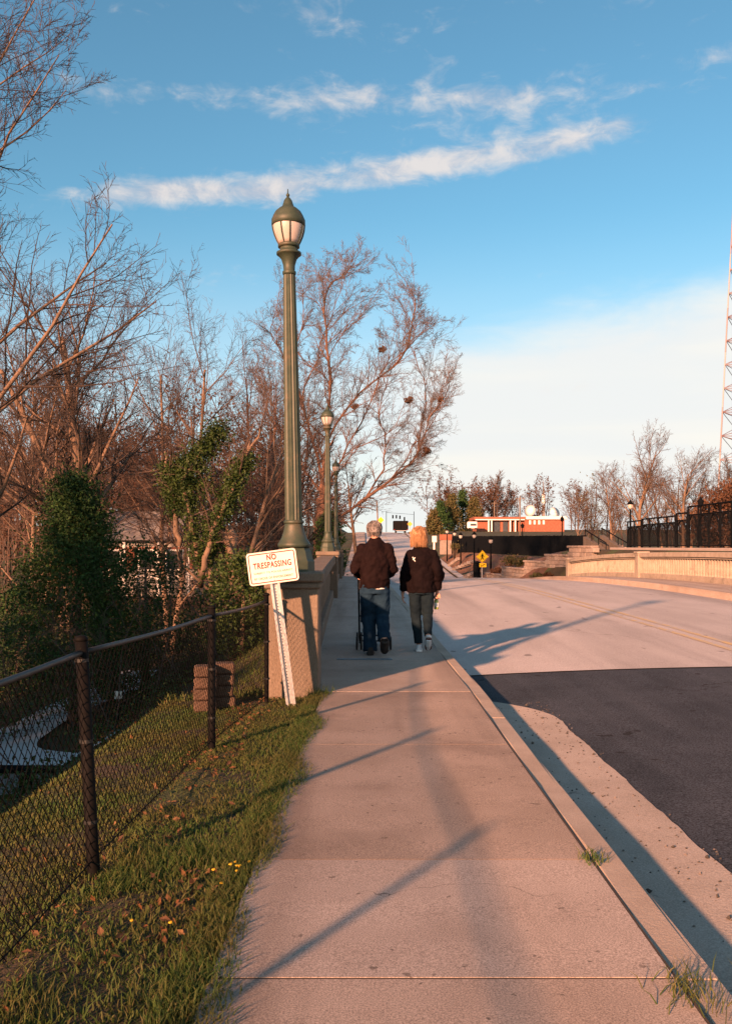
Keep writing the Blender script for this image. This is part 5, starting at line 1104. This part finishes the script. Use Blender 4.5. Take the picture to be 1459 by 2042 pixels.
def small_signs():
    b = P(865, 1108, 128); t = thing('white_sign', 'small white roadside sign beyond the blonde head', 'sign', tuple(b)); part('post', MB().box((b.x, b.y, b.z + .9), (.22, .1, 2.6)), m_white, t); part('plate', MB().bbox((b.x + .05, b.y - .1, b.z + 2.35), (.66, .04, .9), .1), m_signw, t)
    d = 185; c = P(759, 1037, d); t = thing('warning_sign', 'yellow warning diamond on the far crest beside a pole', 'sign', (c.x, d, float(B(d)))); part('plate', xf(rrect(.95, .95, .06, .02, -.02), Matrix.Translation(c) @ Matrix.Rotation(R(45), 4, 'Y')), m_signy, t); part('post', MB().tube([(c.x, d + .05, float(B(d)) - .3), (c.x, d + .05, c.z)], .05, 6), m_galv, t)
    d = 205; c = P(817, 1045, d); t = thing('warning_sign', 'orange warning diamond beside the black truck', 'sign', (c.x, d, float(B(d)))); part('plate', xf(rrect(.85, .85, .06, .02, -.02), Matrix.Translation(c) @ Matrix.Rotation(R(45), 4, 'Y')), m_orange, t); part('post', MB().tube([(c.x, d + .05, float(B(d)) - .3), (c.x, d + .05, c.z)], .05, 6), m_orange, t)
    d = 118; b = P(888, 1102, d); t = thing('brick_monument', 'orange brick monument block with grey base at the fence end', 'monument', tuple(b)); part('base', MB().bbox((b.x, d, b.z + .7), (1.5, .8, 1.9), .04), m_stone[1], t); part('brick_top', MB().bbox((b.x, d, b.z + 1.75 + .25), (1.6, .9, .75), .03), m_brick, t); part('gap_band', MB().box((b.x, d, b.z + 1.58), (1.55, .7, .2)), m_iron, t)
    # street-light pole over the far road
    d = 170; b = Vector((P(755, 1060, d).x, d, float(B(d)))); top = P(751, 998, d); t = thing('street_light_pole', 'wooden pole with street light arm standing behind the grey head', 'pole', tuple(b)); part('pole', MB().tube([b - Vector((0, 0, .5)), top], [.16, .11], 8), m_bark, t, True); a2 = P(736, 992, d - 3); part('arm', MB().tube([top, a2], .06, 6), m_iron, t); part('lamp_head', MB().bbox(a2 + Vector((.4, 0, -.1)), (1.0, .35, .22), .06), m_iron, t)
    # span of signals
    d = 330; t = thing('signal_span', 'row of hanging traffic signals above the black truck', 'traffic lights', tuple(P(795, 1060, d)))
    part('span_wire', MB().tube([P(770, 1022, d), P(825, 1026, d)], .05, 4), m_iron, t)
    for px, yt, yb in ((783, 1027, 1034), (790, 1027, 1034), (797, 1028, 1035), (806, 1031, 1041)): a = P(px, yt, d); bb = P(px, yb, d); part('signal_head', MB().bbox((a + bb) / 2, (.55, .4, (a - bb).length), .05), m_iron, t)
    for px in (770, 825): part('span_pole', MB().tube([P(px, 1075, d), P(px, 1020, d)], .12, 6), m_iron, t)
    # black truck
    d = 214; g = float(B(d)) ; c = P(799, 1060, d); z = g; t = thing('box_truck', 'black box truck on the far crest between the two heads', 'truck', (c.x, d, z)); part('box_body', MB().bbox((c.x, d + 2.5, z + 1.75), (3.5, 5, 2.2), .06), m_iron, t); part('cab', MB().bbox((c.x, d + 6.0, z + 1.4), (2.4, 1.9, 1.9), .15), m_iron, t)
    for s in (-1, 1):
        part('rear_door', MB().bbox((c.x + s * .85, d - .02, z + 1.75), (1.6, .05, 2.0), .02), m_black, t); part('tail_light', MB().bbox((c.x + s * 1.55, d - .04, z + .75), (.2, .06, .14), .02), m_signr, t)
        for y in (1.0, 5.6): part('wheel', xf(MB().lathe([(.2, -.14), (.45, -.14), (.48, 0), (.45, .14), (.2, .14)], 14), Matrix.Translation((c.x + s * 1.1, d + y, z + .48)) @ Matrix.Rotation(R(90), 4, 'Y')), m_black, t, True)
    part('bumper', MB().bbox((c.x, d - .1, z + .5), (2.4, .12, .16), .03), m_galv, t)
small_signs()
def station():
    d = 250; y0 = P(1000, 1062, d).z; t = thing('brick_building', 'low red brick building with flat roof on the far hill', 'building', (38, d, y0))
    xa = P(948, 0, d).x; xb = P(1122, 0, d).x
    def zz(py): return CZ - (py - HY) / F * d
    def xx(px): return (px - HX) / F * d
    def bx(nm, a, b, ya, yb, dd0, dep, mt, par=t): return part(nm, MB().box(((xx(a) + xx(b)) / 2, dd0 + dep / 2, (zz(ya) + zz(yb)) / 2), (xx(b) - xx(a), dep, abs(zz(ya) - zz(yb)))), mt, par)
    bx('wall', 950, 1048, 1062, 1036, d, 10, m_brick); bx('wing_wall', 1044, 1122, 1063, 1035, d - 1.5, 12, m_brick)
    r = bx('roof', 944, 1050, 1037, 1031, d - 1.2, 12, m_brick); bx('fascia', 1046, 1126, 1036, 1030, d - 2.2, 13, m_white); bx('fascia', 946, 1048, 1037.5, 1035.5, d - 1.5, .3, m_white)
    for a in (971, 977, 1014, 1024): bx('column', a, a + 2.6, 1062, 1038, d - 1.4, .4, m_white)
    for a, b in ((984, 996), (1002, 1012)):
        w = bx('window', a, b, 1060, 1041, d - .2, .3, m_dkglass)
    for a in (1052, 1061, 1070, 1079): w = bx('window', a, a + 4, 1046, 1038, d - 1.7, .3, m_white)
    bx('chimney', 1058, 1074, 1032, 1027, d + 2, 3, m_iron)
    for px, py, r, lb, tl in ((1057, 1019, 12, 'white satellite dish on the left of the brick roof', -25), (1104, 1023, 11, 'white satellite dish on the right of the brick roof', 10)):
        c = P(px, py, d + 1); rr = r / F * d; ds_ = thing('satellite_dish', lb, 'satellite dish', (c.x, c.y, c.z - rr), 'dishes on the brick building')
        M4 = Matrix.Translation(c) @ Matrix.Rotation(R(tl), 4, 'Y') @ Matrix.Rotation(R(-32 if tl < 0 else 20), 4, 'Z') @ Matrix.Rotation(R(66), 4, 'X')
        part('reflector', xf(MB().lathe([(rr, .42), (rr * .8, .27), (rr * .5, .1), (rr * .2, .02), (.03, 0), (rr * .2, -.05), (rr * .5, .02), (rr * .8, .18)], 24), M4), m_white, ds_, True)
        part('feed_horn', xf(MB().tube([(0, 0, 0), (0, 0, 1.0)], .07, 6), M4), m_galv, ds_); part('mast', MB().tube([(c.x, c.y + .3, c.z - rr - 1.2), (c.x, c.y + .3, c.z)], .12, 8), m_galv, ds_)
    # pale van
    c = P(941, 1051, d - 6); v = thing('white_van', 'white van parked left of the brick building', 'van', tuple(c)); part('body', MB().bbox((c.x, c.y, c.z + .5), (2.7, 2.2, 1.9), .25), m_white, v); part('windscreen', MB().bbox((c.x + .2, c.y - 1.1, c.z + .6), (1.6, .06, .6), .05), m_dkglass, v)
    for s in (-1, 1): part('wheel', MB().lathe([(.3, -.3), (.34, 0)], 10, (c.x + s * .8, c.y - 1.0, c.z - .3)), m_black, v)
    # utility pole
    for px, yt, yb, dd0, lb in ((1036, 990, 1054, 190, 'utility pole with crossarm in front of the brick building'), (985, 1000, 1040, 262, 'short utility pole behind the brick building')):
        a = P(px, yb, dd0); b = P(px, yt, dd0); u = thing('utility_pole', lb, 'pole', tuple(a), 'utility poles by the brick building'); part('pole', MB().tube([a - Vector((0, 0, 3)), b], .15, 7), m_wallc, u, True)
        part('crossarm', MB().bbox((b.x, b.y, b.z - .5), (1.9, .12, .14), .02), m_wallc, u)
    # steeple
    d2 = 420; a = P(1083, 1030, d2); s = thing('church_steeple', 'white church steeple above the trees behind the building', 'steeple', tuple(a)); k = d2 / F
    part('tower', MB().box((a.x, a.y, a.z + 7 * k), (5 * k, 5 * k, 34 * k)), m_roof, s); part('belfry', MB().lathe([(4.2 * k, 26 * k), (3.4 * k, 30 * k), (3.2 * k, 40 * k), (2.2 * k, 46 * k)], 8, tuple(a)), m_white, s); part('spire', MB().lathe([(2 * k, 45 * k), (.5 * k, 70 * k)], 8, tuple(a)), m_roof, s)
station()
def tower():
    m = bpy.data.materials.new('tower_paint'); m.use_nodes = True; N = m.node_tree.nodes; L = m.node_tree.links; g = N.new('ShaderNodeNewGeometry'); s = N.new('ShaderNodeSeparateXYZ'); L.new(g.outputs['Position'], s.inputs[0])
    a = N.new('ShaderNodeMath'); a.operation = 'MULTIPLY'; a.inputs[1].default_value = 1 / 26; L.new(s.outputs[2], a.inputs[0]); f = N.new('ShaderNodeMath'); f.operation = 'FRACT'; L.new(a.outputs[0], f.inputs[0]); c = N.new('ShaderNodeMath'); c.operation = 'GREATER_THAN'; c.inputs[1].default_value = .45; L.new(f.outputs[0], c.inputs[0])
    x = N.new('ShaderNodeMix'); x.data_type = 'RGBA'; L.new(c.outputs[0], x.inputs[0]); x.inputs[6].default_value = (.17, .12, .13, 1); x.inputs[7].default_value = (.24, .21, .23, 1); L.new(x.outputs[2], N['Principled BSDF'].inputs['Base Color'])
    d = 240; cx = (1511 - HX) / F * d; zb = float(T(cx, d)); t = thing('lattice_tower', 'red and white lattice broadcast tower at the right edge', 'tower', (cx, d, zb)); H = 175.
    hw = lambda z: 13.3 * (1 - z / (H + 40)) ; lv = np.linspace(0, H, 29)
    cor = lambda z, k: (cx + hw(z) * (-1, 1, 0.25)[k], d + hw(z) * (-.4, -.4, 1.2)[k], zb + z)
    for k in range(3):
        part('leg', MB().tube([cor(0, k), cor(H, k)], [.20, .13], 6), m, t)
        mb = MB()
        for z0, z1 in zip(lv[:-1], lv[1:]):
            mb.tube([cor(z0, k), cor(z0, (k + 1) % 3)], .10, 4); mb.tube([cor(z0, k), cor(z1, (k + 1) % 3)], .09, 4); mb.tube([cor(z1, k), cor(z0, (k + 1) % 3)], .09, 4)
        part('bracing', mb, m, t)
tower()
# ------------------------------------------------------------------ trees on the right and far
FP = dict(PRM, seg=[6, 4, 3, 2, 1], n=[12, 8, 5, 3], rmin=.014, ang=[34, 34, 36, 40], st=[.22, .12, .1, .1])
for k, (px, ytop, d, r, sd, lb) in enumerate(((1275, 822, 84, .20, 61, 'tall bare tree above the left end of the iron railing'), (1362, 872, 78, .17, 62, 'bare tree behind the middle of the iron railing'), (1446, 850, 74, .19, 63, 'dark bare tree at the right edge in front of the tower'), (1218, 905, 92, .14, 64, 'smaller bare tree left of the tall one on the right'), (1320, 900, 90, .14, 65, 'thin bare tree between the two taller right-hand trees'), (1150, 950, 120, .14, 66, 'bare tree above the right end of the black fence'), (985, 928, 300, .5, 67, 'rounded bare tree behind the brick building'))):
    b = P(px, 1080, d); b.z = float(T(b.x, d)) - .1; h = (CZ + (HY - ytop) / F * d) - b.z; tr = Tree(sd)
    tr.grow(b, (.02, 0, 1), h * .72, r, 0, dict(FP, rmin=.009 * d / 80, rr=[.5, .5, .6, .7], n=[16, 10, 6, 3], tip=[.3, .25, .3, .35, .5]))
    if k in (1, 2): tr.grow(np.array(b) + [.8, .5, 0], (.12, 0, 1), h * .6, r * .8, 0, dict(FP, rmin=.010, rr=[.5, .5, .6, .7], n=[13, 9, 5, 3]))
    tree_thing('bare_tree', lb, tr, b, 1, m_bark, m_twigr if k != 2 else m_twig)
juniper('russet_hedge', 'rounded russet hedge behind the railing at the right edge', onT(1462, 62), 4.4, 2.6, 7000, m_brownleaf, 8, 'round', .12)
sp = [((rng.uniform(1150, 1490) - HX) / F * d, d) for d in rng.uniform(98, 150, 34)]
wood('right_woodland', 'belt of tawny bare saplings behind the garden on the right', sp, rng.uniform(5.5, 9.5, 34), 180, m_olive, 7000, .11, nbr=(9, 7, 3))
sp = [((rng.uniform(850, 1180) - HX) / F * d, d) for d in rng.uniform(275, 330, 40)]
wood('far_woodland', 'far brown wood behind the brick building', sp, rng.uniform(10, 16, 40), 220, m_brownleaf, 14000, .28, nbr=(8, 6, 3))
for k, (px, d, h, r, lb) in enumerate(((878, 262, 8.5, 4.0, 'dark pine at the left end of the far wood'), (900, 268, 10.5, 4.4, 'tallest dark pine left of the brick building'), (922, 275, 12, 4.2, 'dark pine just left of the rounded bare tree'), (945, 272, 10, 4., 'dark pine behind the white van'), (864, 215, 5.5, 2.6, 'low pine beside the far road crest'))):
    juniper('pine_tree', lb, onT(px, d), h, r, 4200, m_olive if k in (1, 3, 4) else m_cedar, 300 + k, 'cone', .30, 'pines beyond the far road')
sp = [((rng.uniform(540, 680) - HX) / F * d, d) for d in rng.uniform(120, 200, 16)]
wood('verge_woodland', 'bare trees along the left side of the far road', sp, rng.uniform(7, 11, 16), 260, m_brownleaf, 5000, .22)
b = P(714, 1085, 70); b.z = float(T(b.x, 70)) - .1; tr = Tree(91); tr.grow(b, (-.05, 0, 1), 8.5, .2, 0, dict(FP, n=[8, 7, 4, 3], st=[.5, .1, .1, .1])); tree_thing('bare_tree', 'dark leaning trunk beside the street left of the grey head', tr, b, 1)
# pale drive and lawn strip beyond the left balustrade end
def verge():
    mb = strip(-2.9, -1.25, dd(47, 58, .7), -.02); struct('lawn_strip', mb, pmat('lawn', (.035, .085, .02), (.055, .11, .03), 3, .95, .8, 40), True)
    mb = strip(-6.5, -1.25, dd(58.2, 64, .7), -.02, .1); struct('driveway', mb, m_path, True)
    pts = scatter_bank(5000, 47.2, 57.8, -2.8, -1.3); pts[:, 2] = B(pts[:, 1]) - .02
    single('lawn_grass', blades(pts, .10, .012, .6), m_grass, 'green lawn strip past the end of the left balustrade', 'grass', kind='stuff')
verge()
for o in list(bpy.data.objects):
    if '_o' in o: del o['_o']
